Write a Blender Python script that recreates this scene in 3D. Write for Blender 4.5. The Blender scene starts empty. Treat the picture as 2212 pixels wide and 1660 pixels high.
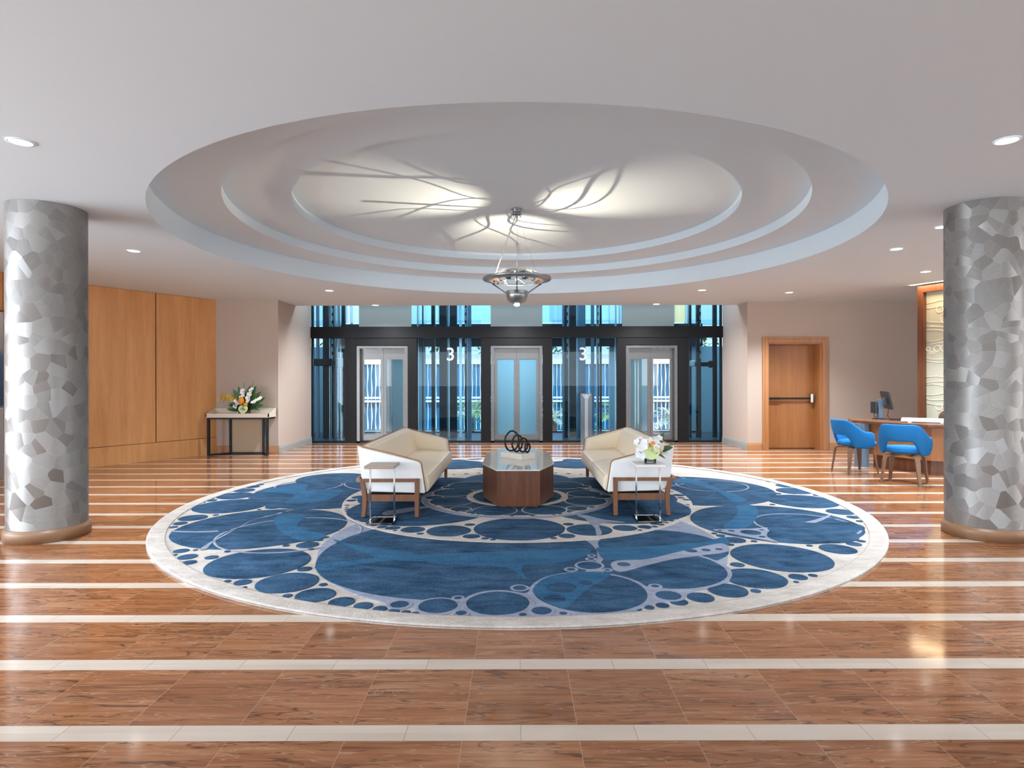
import bpy, bmesh, math, random
from mathutils import Vector, Matrix
from mathutils.geometry import tessellate_polygon
random.seed(7)
S = bpy.context.scene
COL = S.collection
PI = math.pi

# ------------------------------------------------------------------ camera, sky, exposure
cam_d = bpy.data.cameras.new('camera')
cam = bpy.data.objects.new('camera', cam_d); COL.objects.link(cam)
cam.matrix_world = Matrix.Translation((0, 0, 1.4)) @ Matrix.Rotation(PI/2, 4, 'X') @ Matrix.Rotation(-.002, 4, 'Z')
cam_d.sensor_width = 36; cam_d.lens = 36*1300/2212
cam_d.shift_x = -11/2212; cam_d.shift_y = -8/2212
cam_d.clip_start = .05; cam_d.clip_end = 400
S.camera = cam
S.view_settings.view_transform = 'Standard'; S.view_settings.look = 'None'
S.view_settings.exposure = 0.5; S.view_settings.gamma = 1; S.view_settings.use_curve_mapping = False
cy = S.cycles
cy.max_bounces = 10; cy.diffuse_bounces = 5; cy.glossy_bounces = 4; cy.transmission_bounces = 8; cy.transparent_max_bounces = 16
cy.sample_clamp_indirect = 6; cy.caustics_reflective = False; cy.caustics_refractive = False
cy.use_denoising = True
try: cy.denoiser = 'OPENIMAGEDENOISE'
except Exception: pass
W = bpy.data.worlds.new('sky'); S.world = W; W.use_nodes = True
wn = W.node_tree; bg = wn.nodes['Background']
tc = wn.nodes.new('ShaderNodeTexCoord'); sp = wn.nodes.new('ShaderNodeSeparateXYZ'); rp = wn.nodes.new('ShaderNodeValToRGB')
wn.links.new(tc.outputs['Generated'], sp.inputs[0]); wn.links.new(sp.outputs['Z'], rp.inputs[0]); wn.links.new(rp.outputs[0], bg.inputs[0])
rp.color_ramp.elements[0].color = (.82, .90, 1, 1); rp.color_ramp.elements[1].color = (.30, .55, 1, 1)
bg.inputs[1].default_value = 1.1

def lamp(name, kind, loc, energy, color=(1, 1, 1), look=None, parent=None, **kw):
    d = bpy.data.lights.new(name, kind); d.energy = energy; d.color = color
    for k, v in kw.items(): setattr(d, k, v)
    o = bpy.data.objects.new(name, d); COL.objects.link(o); o.location = loc
    if look is not None: o.rotation_euler = (Vector(look)-Vector(loc)).to_track_quat('-Z', 'Y').to_euler()
    if parent is not None:
        o.parent = parent
    return o
lamp('sun', 'SUN', (0, -20, 30), 3.6, (1, .95, .86), look=(-6, 20, -12), angle=.01)
# daylight from the glazed front of the lobby behind the camera and the window wall on the left
lamp('daylight_rear', 'AREA', (0, -4.6, 2.0), 230, (.88, .95, 1), look=(0, 6, 2.0), shape='RECTANGLE', size=15, size_y=1.8)
lamp('daylight_left', 'AREA', (-9.3, 1.6, 1.5), 720, (.80, .90, 1), look=(0, 3.2, 1.5), shape='RECTANGLE', size=8.5, size_y=2.6)
lamp('fill_right', 'AREA', (10.3, 4.0, 1.5), 230, (.90, .95, 1), look=(0, 5.5, 1.6), shape='RECTANGLE', size=8, size_y=2.6)  # added fill lamp, no window there; lifts the ceiling and maple wall

# added overhead lamp that brightens the lift shaft
lamp('fill_shaft', 'AREA', (0, 15.0, 5.9), 420, (.80, .92, 1), look=(0, 15.0, 0), shape='RECTANGLE', size=11.5, size_y=2.3)

# ------------------------------------------------------------------ helpers: objects
def tag(o, label=None, cat=None, group=None, kind=None):
    if label: o['label'] = label
    if cat: o['category'] = cat
    if group: o['group'] = group
    if kind: o['kind'] = kind
    return o
def thing(name, label, cat, loc=(0, 0, 0), rz=0, group=None, kind=None):
    o = bpy.data.objects.new(name, None); COL.objects.link(o); o.location = loc; o.rotation_euler = (0, 0, rz)
    o.empty_display_size = .1
    return tag(o, label, cat, group, kind)
def dup(o, parent=None):
    c = o.copy(); COL.objects.link(c); c.parent = parent
    for ch in list(o.children):
        dup(ch, c)
    return c
class MB:
    """collects shapes into ONE mesh"""
    def __init__(s): s.v = []; s.f = []; s.m = []; s.sm = []
    def add(s, vs, fs, mi=0, smooth=False):
        b = len(s.v); s.v += [tuple(v) for v in vs]
        for f in fs: s.f.append([b+i for i in f]); s.m.append(mi); s.sm.append(smooth)
        return s
    def box(s, x0, x1, y0, y1, z0, z1, mi=0, bev=0):
        bm = bmesh.new(); bmesh.ops.create_cube(bm, size=1)
        bmesh.ops.scale(bm, vec=(x1-x0, y1-y0, z1-z0), verts=bm.verts)
        bmesh.ops.translate(bm, vec=((x0+x1)/2, (y0+y1)/2, (z0+z1)/2), verts=bm.verts)
        if bev: bmesh.ops.bevel(bm, geom=bm.edges[:], offset=bev, segments=2, affect='EDGES', profile=.5)
        return s.bm(bm, mi)
    def bm(s, bm, mi=0, smooth=False, mat=None):
        bm.verts.index_update()
        vs = [(mat @ v.co if mat else v.co) for v in bm.verts]
        s.add(vs, [[v.index for v in f.verts] for f in bm.faces], mi, smooth); bm.free(); return s
    def obox(s, c, ax, ay, az, mi=0, bev=0):
        """box at centre c with half-axis vectors"""
        m = Matrix((ax, ay, az)).transposed().to_4x4(); m.translation = Vector(c)
        bm = bmesh.new(); bmesh.ops.create_cube(bm, size=2)
        bmesh.ops.transform(bm, matrix=m, verts=bm.verts)
        if bev: bmesh.ops.bevel(bm, geom=bm.edges[:], offset=bev, segments=2, affect='EDGES', profile=.5)
        bmesh.ops.recalc_face_normals(bm, faces=bm.faces)
        return s.bm(bm, mi)
    def lathe(s, prof, c=(0, 0, 0), n=32, mi=0, smooth=True, caps=False):
        vs = []; fs = []; k = len(prof)
        for i in range(n):
            a = 2*PI*i/n
            for r, z in prof: vs.append((c[0]+r*math.cos(a), c[1]+r*math.sin(a), c[2]+z))
        for i in range(n):
            j = (i+1) % n
            for q in range(k-1): fs.append((i*k+q, j*k+q, j*k+q+1, i*k+q+1))
        s.add(vs, fs, mi, smooth)
        if caps:
            b = len(s.v)-len(vs)
            s.f.append([b+i*k for i in range(n)][::-1]); s.m.append(mi); s.sm.append(False)
            s.f.append([b+i*k+k-1 for i in range(n)]); s.m.append(mi); s.sm.append(False)
        return s
    def tube(s, pts, r, n=8, mi=0, closed=False, smooth=True):
        pts = [Vector(p) for p in pts]; k = len(pts); vs = []; fs = []
        rr = r if isinstance(r, (list, tuple)) else [r]*k
        up = None
        for i, p in enumerate(pts):
            t = (pts[(i+1) % k]-pts[i-1]) if closed else (pts[min(i+1, k-1)]-pts[max(i-1, 0)])
            t.normalize()
            if up is None:
                up = Vector((0, 0, 1)) if abs(t.z) < .9 else Vector((1, 0, 0))
            u = (up - t*up.dot(t)).normalized(); w = t.cross(u); up = u
            for q in range(n):
                a = 2*PI*q/n; vs.append(p+u*(rr[i]*math.cos(a))+w*(rr[i]*math.sin(a)))
        for i in range(k if closed else k-1):
            j = (i+1) % k
            for q in range(n): fs.append((i*n+q, i*n+(q+1) % n, j*n+(q+1) % n, j*n+q))
        if not closed: fs.append(tuple(range(n))[::-1]); fs.append(tuple((k-1)*n+q for q in range(n)))
        return s.add(vs, fs, mi, smooth)
    def prism(s, poly, axis, a, b, mi=0, bev=0, seg=2):
        """extrude a 2-D polygon along axis ('x': poly is (y,z), 'y': (x,z), 'z': (x,y)) from a to b"""
        def P(p, t): return {'x': (t, p[0], p[1]), 'y': (p[0], t, p[1]), 'z': (p[0], p[1], t)}[axis]
        bm = bmesh.new(); n = len(poly)
        lo = [bm.verts.new(P(p, a)) for p in poly]; hi = [bm.verts.new(P(p, b)) for p in poly]
        bm.faces.new(lo[::-1]); bm.faces.new(hi)
        for i in range(n): bm.faces.new((lo[i], lo[(i+1) % n], hi[(i+1) % n], hi[i]))
        bmesh.ops.recalc_face_normals(bm, faces=bm.faces)
        if bev: bmesh.ops.bevel(bm, geom=bm.edges[:], offset=bev, segments=seg, affect='EDGES', profile=.5)
        return s.bm(bm, mi, bev > .008)
    def ball(s, c, r, mi=0, sc=(1, 1, 1), sub=2):
        bm = bmesh.new(); bmesh.ops.create_icosphere(bm, subdivisions=sub, radius=r)
        bmesh.ops.scale(bm, vec=sc, verts=bm.verts); bmesh.ops.translate(bm, vec=c, verts=bm.verts)
        return s.bm(bm, mi, True)
    def build(s, name, mats, parent=None, world=False, subsurf=0, auto=False):
        me = bpy.data.meshes.new(name)
        vs = s.v
        if world and parent is not None:
            off = Vector((0, 0, 0)); p = parent
            while p is not None: off += p.location; p = p.parent
            vs = [tuple(Vector(v)-off) for v in vs]
        me.from_pydata(vs, [], s.f)
        for m in (mats if isinstance(mats, (list, tuple)) else [mats]): me.materials.append(m)
        me.polygons.foreach_set('material_index', s.m); me.polygons.foreach_set('use_smooth', s.sm)
        me.validate(); me.update()
        o = bpy.data.objects.new(name, me); COL.objects.link(o)
        if parent is not None: o.parent = parent
        if subsurf:
            md = o.modifiers.new('subdivision', 'SUBSURF'); md.levels = subsurf; md.render_levels = subsurf
        return o
def struct(name, mb, m, parent=None, **kw):
    o = mb.build(name, m, parent, **kw)
    if parent is None: o['kind'] = 'structure'
    return o

# ------------------------------------------------------------------ helpers: materials
class NT:
    def __init__(s, name):
        s.mat = bpy.data.materials.new(name); s.mat.use_nodes = True; s.nt = s.mat.node_tree
        s.b = s.nt.nodes['Principled BSDF']; s.out = s.nt.nodes['Material Output']
    def n(s, t, **kw):
        x = s.nt.nodes.new('ShaderNode'+t)
        for k, v in kw.items(): setattr(x, k, v)
        return x
    def l(s, a, b): s.nt.links.new(a, b)
    def put(s, sock, v):
        if isinstance(v, bpy.types.NodeSocket): s.l(v, sock)
        elif v is not None: sock.default_value = v
    def m(s, op, a, b=None, c=None, clamp=False):
        x = s.n('Math', operation=op, use_clamp=clamp); s.put(x.inputs[0], a); s.put(x.inputs[1], b); s.put(x.inputs[2], c); return x.outputs[0]
    def vm(s, op, a, b=None, scale=None):
        x = s.n('VectorMath', operation=op); s.put(x.inputs[0], a); s.put(x.inputs[1], b)
        if scale is not None: s.put(x.inputs['Scale'], scale)
        return x.outputs['Value'] if op in ('DOT_PRODUCT', 'LENGTH') else x.outputs[0]
    def xyz(s, x, y, z):
        c = s.n('CombineXYZ'); s.put(c.inputs[0], x); s.put(c.inputs[1], y); s.put(c.inputs[2], z); return c.outputs[0]
    def coord(s): return s.n('TexCoord').outputs['Object']
    def sep(s, v):
        x = s.n('SeparateXYZ'); s.l(v, x.inputs[0]); return x.outputs
    def noise(s, vec, scale=5, detail=3, rough=.5, dist=0):
        x = s.n('TexNoise'); s.put(x.inputs['Vector'], vec); x.inputs['Scale'].default_value = scale; x.inputs['Detail'].default_value = detail
        x.inputs['Roughness'].default_value = rough; x.inputs['Distortion'].default_value = dist; return x.outputs['Fac'] if 'Fac' in x.outputs else x.outputs[0]
    def ramp(s, f, *stops):
        x = s.n('ValToRGB'); s.l(f, x.inputs[0]); e = x.color_ramp.elements
        while len(e) < len(stops): e.new(.5)
        for q, (p, c) in zip(e, stops):
            q.position = p; q.color = (c[0], c[1], c[2], 1) if isinstance(c, (tuple, list)) else (c, c, c, 1)
        return x.outputs[0]
    def mix(s, f, a, b):
        x = s.n('Mix', data_type='RGBA'); s.put(x.inputs[0], f)
        s.put(x.inputs[6], a if isinstance(a, bpy.types.NodeSocket) else (*a, 1)); s.put(x.inputs[7], b if isinstance(b, bpy.types.NodeSocket) else (*b, 1)); return x.outputs[2]
    def bump(s, h, strength=.3, dist=.01):
        x = s.n('Bump'); s.l(h, x.inputs['Height']); x.inputs['Strength'].default_value = strength; x.inputs['Distance'].default_value = dist
        s.l(x.outputs[0], s.b.inputs['Normal']); return x
    def set(s, **kw):
        for k, v in kw.items():
            i = s.b.inputs[k.replace('_', ' ')]
            s.put(i, (*v, 1) if isinstance(v, tuple) and len(v) == 3 and i.type == 'RGBA' else v)
        return s
def plain(name, c, rough=.5, metal=0, bump=0, scale=60, vary=0, **kw):
    t = NT(name); t.set(Roughness=rough, Metallic=metal)
    co = t.coord()
    if vary:
        f = t.noise(co, scale*.12, 4)
        t.l(t.mix(f, tuple(x*(1-vary) for x in c), tuple(min(1, x*(1+vary)) for x in c)), t.b.inputs['Base Color'])
    else: t.set(Base_Color=c)
    if bump: t.bump(t.noise(co, scale, 3), bump, .004)
    for k, v in kw.items(): t.set(**{k: v})
    return t.mat
def wood(name, a, b, scale=1, rough=.35, axis='z', fine=1.0):
    t = NT(name); v = t.sep(t.coord())
    k = {'z': (9, 9, .7), 'x': (.7, 9, 9), 'y': (9, .7, 9)}[axis]
    vec = t.xyz(*[t.m('MULTIPLY', v[i], k[i]*scale) for i in range(3)])
    big = t.noise(vec, 1.0, 4, .55, .4); fin = t.noise(vec, 9*fine, 2, .6)
    f = t.m('ADD', t.m('MULTIPLY', big, .7), t.m('MULTIPLY', fin, .3))
    t.l(t.ramp(f, (.33, a), (.66, b)), t.b.inputs['Base Color']); t.set(Roughness=rough); return t.mat
def metal(name, c, rough=.3, brushed=None, aniso=0):
    t = NT(name); t.set(Base_Color=c, Metallic=1.0, Roughness=rough)
    if brushed:
        v = t.sep(t.coord()); vec = t.xyz(*[t.m('MULTIPLY', v[i], brushed[i]) for i in range(3)])
        f = t.noise(vec, 1, 2)
        t.l(t.m('MULTIPLY_ADD', f, .22, rough-.1), t.b.inputs['Roughness'])
    return t.mat
def glassy(name, tint, refl=1.0, rough=.0, frost=0):
    """thin sheet of glass: tinted see-through with a mirror coat that grows at grazing angles"""
    t = NT(name); nt = t.nt; nt.nodes.remove(t.b)
    tr = t.n('BsdfTransparent'); tr.inputs[0].default_value = (*tint, 1)
    gl = t.n('BsdfGlossy'); gl.inputs['Roughness'].default_value = rough; gl.inputs[0].default_value = (1, 1, 1, 1)
    fr = t.n('Fresnel'); fr.inputs[0].default_value = 1.5
    f = t.m('MULTIPLY', fr.outputs[0], refl, clamp=True)
    mx = t.n('MixShader'); t.l(f, mx.inputs[0]); t.l(tr.outputs[0], mx.inputs[1]); t.l(gl.outputs[0], mx.inputs[2])
    t.l(mx.outputs[0], t.out.inputs[0]); return t.mat
def glow(name, c, s):
    t = NT(name); t.set(Base_Color=(.9, .9, .9), Emission_Color=c, Emission_Strength=s); return t.mat

# --- floor: red-brown travertine bands with cream strips
def floor_mat():
    t = NT('striped_travertine'); x, y, z = t.sep(t.coord())
    near = t.m('DIVIDE', t.m('SUBTRACT', t.m('MINIMUM', y, 4.121), 2.39), .577)
    far = t.m('DIVIDE', t.m('MAXIMUM', t.m('SUBTRACT', y, 4.121), 0), .5485)
    u = t.m('ADD', near, far)
    row = t.m('FLOOR', t.m('ADD', u, .5)); d = t.m('ABSOLUTE', t.m('SUBTRACT', u, row))
    strip = t.m('LESS_THAN', d, .094)
    xs = t.m('DIVIDE', t.m('SUBTRACT', x, .012), .4565)
    xq = t.m('ADD', xs, t.m('MULTIPLY', t.m('SUBTRACT', 1, strip), .5))
    cell = t.m('FLOOR', xq); fx = t.m('SUBTRACT', xq, cell)
    ex = t.m('MINIMUM', fx, t.m('SUBTRACT', 1, fx))
    grout = t.m('LESS_THAN', ex, .0028)
    seam = t.m('LESS_THAN', t.m('ABSOLUTE', t.m('SUBTRACT', d, .094)), .0022)
    wn_ = t.n('TexWhiteNoise', noise_dimensions='2D'); t.l(t.xyz(cell, t.m('FLOOR', u), 0), wn_.inputs['Vector'])
    rnd = wn_.outputs['Value']; off = t.vm('SCALE', wn_.outputs['Color'], scale=37.0)
    base = t.vm('ADD', t.xyz(t.m('MULTIPLY', x, .75), t.m('MULTIPLY', y, 6.6), 0), off)
    big = t.noise(base, 1.3, 5, .62, .7)
    streak = t.noise(t.vm('ADD', t.xyz(t.m('MULTIPLY', x, 1.3), t.m('MULTIPLY', y, 30), 0), off), 1.6, 4, .6, .5)
    tone = t.ramp(t.m('ADD', t.m('MULTIPLY', big, .55), t.m('MULTIPLY', streak, .45)), (.34, (.165, .055, .020)), (.5, (.31, .122, .050)), (.66, (.45, .215, .108)))
    v1 = t.m('ABSOLUTE', t.m('SUBTRACT', t.noise(base, 1.7, 2.5, .55, 1.4), .5))
    v2 = t.m('ABSOLUTE', t.m('SUBTRACT', t.noise(t.vm('ADD', base, (9, 4, 2)), 2.2, 3, .6, 1.2), .5))
    dark = t.m('MULTIPLY', t.m('SUBTRACT', 1, t.m('DIVIDE', v1, .020), clamp=True), .85)
    pale = t.m('MULTIPLY', t.m('SUBTRACT', 1, t.m('DIVIDE', v2, .012), clamp=True), .55)
    tone = t.mix(dark, tone, (.05, .022, .012)); tone = t.mix(pale, tone, (.50, .34, .22))
    tone = t.mix(t.m('MULTIPLY', t.m('SUBTRACT', rnd, .5, clamp=True), .55), tone, (.20, .075, .03))
    cream = t.ramp(t.noise(base, 1.1, 4), (.3, (.55, .445, .365)), (.7, (.65, .55, .465)))
    c = t.mix(strip, tone, cream)
    c = t.mix(t.m('MULTIPLY', grout, .8), c, t.mix(strip, (.48, .30, .19), (.26, .18, .12)))
    c = t.mix(t.m('MULTIPLY', seam, .7), c, (.16, .09, .05))
    t.l(c, t.b.inputs['Base Color']); t.set(Roughness=.10, Specular_IOR_Level=.55)
    t.l(t.m('MULTIPLY_ADD', t.noise(base, 3, 3), .06, .07), t.b.inputs['Roughness'])
    return t.mat
# --- columns: brushed silver leaf facets
def facet_mat():
    t = NT('brushed_silver_facets'); x, y, z = t.sep(t.coord())
    ang = t.m('ARCTAN2', x, t.m('MULTIPLY', y, -1.0))
    uv = t.xyz(t.m('MULTIPLY', ang, .30), z, 0)
    vor = t.n('TexVoronoi', voronoi_dimensions='2D', feature='F1'); t.l(uv, vor.inputs['Vector']); vor.inputs['Scale'].default_value = 9.2
    edge = t.n('TexVoronoi', voronoi_dimensions='2D', feature='DISTANCE_TO_EDGE'); t.l(uv, edge.inputs['Vector']); edge.inputs['Scale'].default_value = 9.2
    col = vor.outputs['Color']; r, g, b = t.sep(col)
    a = t.m('MULTIPLY', r, PI)
    ca, sa = t.m('COSINE', a), t.m('SINE', a); ux, uz, _ = t.sep(uv)
    across = t.m('ADD', t.m('MULTIPLY', ux, ca), t.m('MULTIPLY', uz, sa))
    along = t.m('SUBTRACT', t.m('MULTIPLY', uz, ca), t.m('MULTIPLY', ux, sa))
    streak = t.noise(t.xyz(t.m('MULTIPLY', across, 160), t.m('MULTIPLY', along, 6), 0), 1, 2)
    line = t.m('LESS_THAN', edge.outputs['Distance'], .014)
    base = t.mix(streak, (.185, .170, .155), (.285, .270, .258)); base = t.mix(t.m('MULTIPLY', t.m('SUBTRACT', .38, b, clamp=True), 1.3), base, (.115, .098, .085))
    base = t.mix(t.m('MULTIPLY', t.m('SUBTRACT', g, .35), .5, clamp=True), base, (.40, .40, .40))
    base = t.mix(t.m('MULTIPLY', line, .22), base, (.46, .46, .47))
    t.l(base, t.b.inputs['Base Color']); t.set(Metallic=.55, Roughness=.44)
    t.l(t.m('MULTIPLY_ADD', streak, .12, .38), t.b.inputs['Roughness'])
    ge = t.n('NewGeometry')
    tilt = t.vm('SCALE', t.vm('SUBTRACT', col, (.5, .5, .5)), scale=.30)
    t.l(t.vm('NORMALIZE', t.vm('ADD', ge.outputs['Normal'], tilt)), t.b.inputs['Normal'])
    return t.mat
def wool(name, a, b, bump=.9):
    t = NT(name); co = t.coord()
    f = t.noise(co, 3.2, 5, .62, .4); g = t.noise(co, 55, 3, .7)
    sx, sy, sz = t.sep(co); st = t.noise(t.xyz(t.m('MULTIPLY_ADD', sy, .5, t.m('MULTIPLY', sx, 2.2)), t.m('MULTIPLY', sy, 7), 0), 1.6, 5, .65, .6)
    h = t.m('ADD', t.m('ADD', t.m('MULTIPLY', f, .3), t.m('MULTIPLY', st, .45)), t.m('MULTIPLY', g, .25))
    t.l(t.ramp(h, (.38, a), (.60, b)), t.b.inputs['Base Color']); t.set(Roughness=.95, Specular_IOR_Level=.1)
    hh = t.m('ADD', t.m('MULTIPLY', g, .3), t.m('MULTIPLY', t.noise(co, 7, 4, .6, .5), 1.0))
    t.bump(hh, bump, .02); return t.mat
def fabric(name, a, scale=300, vary=.12, rough=.9, bump=.3):
    t = NT(name); x, y, z = t.sep(t.coord())
    w = t.noise(t.xyz(t.m('MULTIPLY', x, scale), t.m('MULTIPLY', y, scale), t.m('MULTIPLY', z, scale*.5)), 1, 2)
    t.l(t.mix(w, tuple(q*(1-vary) for q in a), tuple(min(1, q*(1+vary)) for q in a)), t.b.inputs['Base Color'])
    t.set(Roughness=rough, Specular_IOR_Level=.25); t.bump(w, bump, .002); return t.mat
M = dict(
    floor=floor_mat(), facet=facet_mat(),
    ceil=plain('ceiling_paint', (.68, .77, .825), .9), wall=fabric('taupe_wallcovering', (.47, .385, .325), 180, .07),
    maple=wood('figured_maple', (.55, .25, .085), (.70, .36, .145), .8, .33), maple_dark=wood('maple_trim', (.34, .14, .045), (.46, .205, .078), 1, .35),
    door=wood('maple_door', (.30, .115, .032), (.38, .155, .047), 1.3, .4), walnut=wood('walnut', (.070, .020, .008), (.190, .068, .029), 1.2, .3),
    walnut_x=wood('walnut_flat', (.11, .04, .02), (.22, .09, .045), 1.2, .3, 'x'), leg=wood('stained_beech', (.17, .068, .028), (.25, .105, .045), 1.5, .38),
    base=plain('baseboard_wood', (.42, .20, .085), .4), pale_base=plain('baseboard_wood_daylit', (.33, .325, .30), .45),  # pale_base: lit copy of the baseboard wood, daylight put into its colour
    black=plain('black_powder_coat', (.008, .008, .009), .45, Specular_IOR_Level=.2), blackm=plain('black_steel', (.008, .010, .014), .45, Specular_IOR_Level=.2),
    steel=metal('brushed_steel', (.19, .182, .176), .30, (.5, 6, 140)), chrome=metal('chrome', (.45, .44, .43), .10), dark_steel=metal('dark_steel', (.14, .16, .18), .35),
    pewter=metal('pewter', (.33, .35, .37), .33), bronze=plain('dark_bronze', (.030, .024, .020), .5, .6, .6, 40),
    wool_n=wool('navy_wool', (.010, .036, .080), (.056, .125, .22)), wool_m=wool('mid_blue_wool', (.022, .092, .19), (.050, .155, .28)),
    wool_g=wool('grey_blue_wool', (.20, .23, .31), (.34, .37, .46), .6), wool_c=wool('cream_wool', (.42, .365, .325), (.64, .59, .545), .6),
    white_l=plain('white_leather', (.84, .83, .81), .42, 0, .08, 300), tan_l=plain('cream_leather', (.90, .78, .60), .45, 0, .1, 300, .04), piping=plain('caramel_piping', (.36, .16, .05), .5),
    stone=plain('white_marble', (.82, .78, .72), .25, vary=.08, scale=40), taupe_g=plain('back_painted_glass', (.76, .76, .72), .06, Specular_IOR_Level=.4),
    blue_f=fabric('blue_upholstery', (.012, .155, .41), 260, .25), brown_l=plain('brown_leather', (.115, .075, .05), .45), blk=plain('black_plastic', (.012, .013, .015), .4),
    blackglass=plain('black_glass', (.008, .008, .009), .06), putty=plain('putty_lacquer', (.62, .53, .42), .4), tanpanel=fabric('tan_panel', (.44, .35, .245), 200, .05),
    leaf=plain('leaf_green', (.035, .10, .02), .45, vary=.4, scale=60), lime=plain('lime_spathe', (.60, .70, .34), .35, vary=.12, scale=40), white_p=plain('white_petal', (.88, .86, .84), .6),
    pink_p=plain('blush_petal', (.80, .62, .54), .6), orange=plain('orange_bloom', (.75, .28, .02), .6, 0, .8, 60), yellow_p=plain('yellow_green_bloom', (.55, .45, .06), .6), stem=plain('stem', (.12, .22, .05), .5),
    glass=glassy('clear_glass', (.93, .97, .96)), front_glass=glassy('shaft_glass', (.74, .89, .95), .36), outer_glass=glassy('outer_glass', (.86, .94, 1.0), .6),
    lens=glow('lamp_lens', (1, .95, .88), 7), bulb=glow('lit_bulb', (1, .85, .65), 20), slot=glow('lit_slot', (1, .80, .55), 5),
    frost=plain('frosted_panel', (.26, .305, .29), .5), car_pane=plain('frosted_blue_pane', (.085, .25, .36), .25), shaft=plain('shaft_panel', (.33, .52, .60), .4), shaft_dark=plain('shaft_floor', (.05, .065, .08), .3),
    silverrail=metal('pale_rail', (.75, .82, .85), .3), numeral=metal('numeral_metal', (.72, .70, .68), .4),
    sage=None, facade=plain('blue_facade', (.0, .125, .255), .6, vary=.10, scale=6), fin=plain('white_fin', (.9, .9, .9), .5), cyan=plain('cyan_panel', (.20, .55, .74), .5), sunyellow=plain('yellow_panel', (.9, .68, .28), .5),
    pave=plain('pale_paving', (.62, .55, .46), .9), frond=plain('palm_frond', (.42, .52, .14), .55, vary=.5, scale=20), dryfrond=plain('dry_frond', (.86, .80, .62), .7, vary=.3, scale=20), trunk=plain('palm_trunk', (.20, .11, .06), .9, vary=.3, scale=60),
    blue_steel=plain('blue_grey_steel', (.10, .16, .22), .35, .3), paper=plain('white_plastic', (.80, .82, .84), .4),
)
def blind(name, c):
    t = NT(name); tr = t.n('BsdfTranslucent'); tr.inputs[0].default_value = (*c, 1); df = t.n('BsdfDiffuse'); df.inputs[0].default_value = (*c, 1)
    mx = t.n('MixShader'); mx.inputs[0].default_value = .45; t.l(tr.outputs[0], mx.inputs[1]); t.l(df.outputs[0], mx.inputs[2]); t.l(mx.outputs[0], t.out.inputs[0]); return t.mat
M['blind_paper'] = blind('white_blind', (.88, .88, .92)); M['blind_sunyellow'] = blind('yellow_blind', (1.0, .80, .46)); M['blind_cyan'] = blind('cyan_blind', (.50, .85, .95))
M['walnut_pale'] = wood('pale_walnut', (.30, .20, .14), (.46, .34, .26), 1.2, .35, 'x')
M['dark_vase'] = plain('dark_glass_vase', (.03, .035, .03), .1); M['leg2'] = wood('bentwood_walnut', (.13, .065, .035), (.22, .12, .07), 1.5, .35)
M['sage'] = fabric('sage_panel', (.50, .48, .36), 120, .12); M['sage_line'] = plain('carved_line', (.74, .68, .52), .7); M['rib'] = plain('pale_rib', (.62, .62, .60), .15)
M['column_base'] = plain('column_base_wood', (.24, .13, .07), .4)
M['post_steel'] = metal('steel_with_blue_reflection', (.13, .155, .175), .28)  # bluish reflection on the call post put into the steel colour
M['bulb2'] = glow('lit_finial', (1, .85, .7), 1.5)
def mural_mat():
    t = NT('misty_mural'); co = t.coord(); x, y, z = t.sep(co)
    f = t.m('ADD', z, t.m('MULTIPLY', t.m('SUBTRACT', t.noise(co, 3, 5), .5), .5))
    t.l(t.ramp(t.m('DIVIDE', f, 2.4), (.0, (.25, .23, .23)), (.25, (.30, .29, .29)), (.40, (.36, .36, .38)), (.45, (.02, .05, .12)), (.72, (.06, .14, .26)), (.80, (.30, .32, .36)), (1, (.55, .53, .52))), t.b.inputs['Base Color']); t.set(Roughness=.4); return t.mat
M['mural'] = mural_mat()
# ------------------------------------------------------------------ the room shell
H_CEIL = 2.96
RC = (0, 7.1)
struct('floor', MB().box(-11, 11, -7, 13.60, -.12, 0), M['floor'])
def ceiling():
    mb = MB(); n = 160
    steps = [(3.73, 2.96), (3.73, 3.21), (3.13, 3.21), (3.13, 3.32), (2.49, 3.32), (2.49, 3.42)]
    bm = bmesh.new(); x0, x1, y0, y1 = -11, 11, -7, 12.52
    out = [bm.verts.new((x, y, H_CEIL)) for x, y in ((x0, y0), (x1, y0), (x1, y1), (x0, y1))]
    inn = [bm.verts.new((RC[0]+3.73*math.cos(2*PI*i/n), RC[1]+3.73*math.sin(2*PI*i/n), H_CEIL)) for i in range(n)]
    ed = [bm.edges.new((out[i], out[(i+1) % 4])) for i in range(4)]+[bm.edges.new((inn[i], inn[(i+1) % n])) for i in range(n)]
    bmesh.ops.triangle_fill(bm, use_beauty=True, use_dissolve=False, edges=ed, normal=(0, 0, -1))
    mb.bm(bm)
    for (ra, za), (rb, zb) in zip(steps, steps[1:]):
        vs = []; 
        for i in range(n):
            a = 2*PI*i/n; vs += [(RC[0]+ra*math.cos(a), RC[1]+ra*math.sin(a), za), (RC[0]+rb*math.cos(a), RC[1]+rb*math.sin(a), zb)]
        mb.add(vs, [(2*i, 2*((i+1) % n), 2*((i+1) % n)+1, 2*i+1) for i in range(n)], 0, za != zb)
    mb.add([(RC[0]+2.49*math.cos(2*PI*i/n), RC[1]+2.49*math.sin(2*PI*i/n), 3.42) for i in range(n)], [tuple(range(n))])
    mb.box(-11, 11, -7, 12.52, 3.6, 3.75)            # slab above
    mb.box(-11, 11, 12.46, 12.52, 2.965, 6.5)          # added unseen wall, keeps direct sun out of the lift shaft
    mb.box(-11, 11, -7, -6.9, 2.965, 3.6); mb.box(-11, -10.9, -7, 12.5, 2.965, 3.6); mb.box(10.9, 11, -7, 12.5, 2.965, 3.6)
    return mb
struct('ceiling', ceiling(), M['ceil'])

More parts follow.
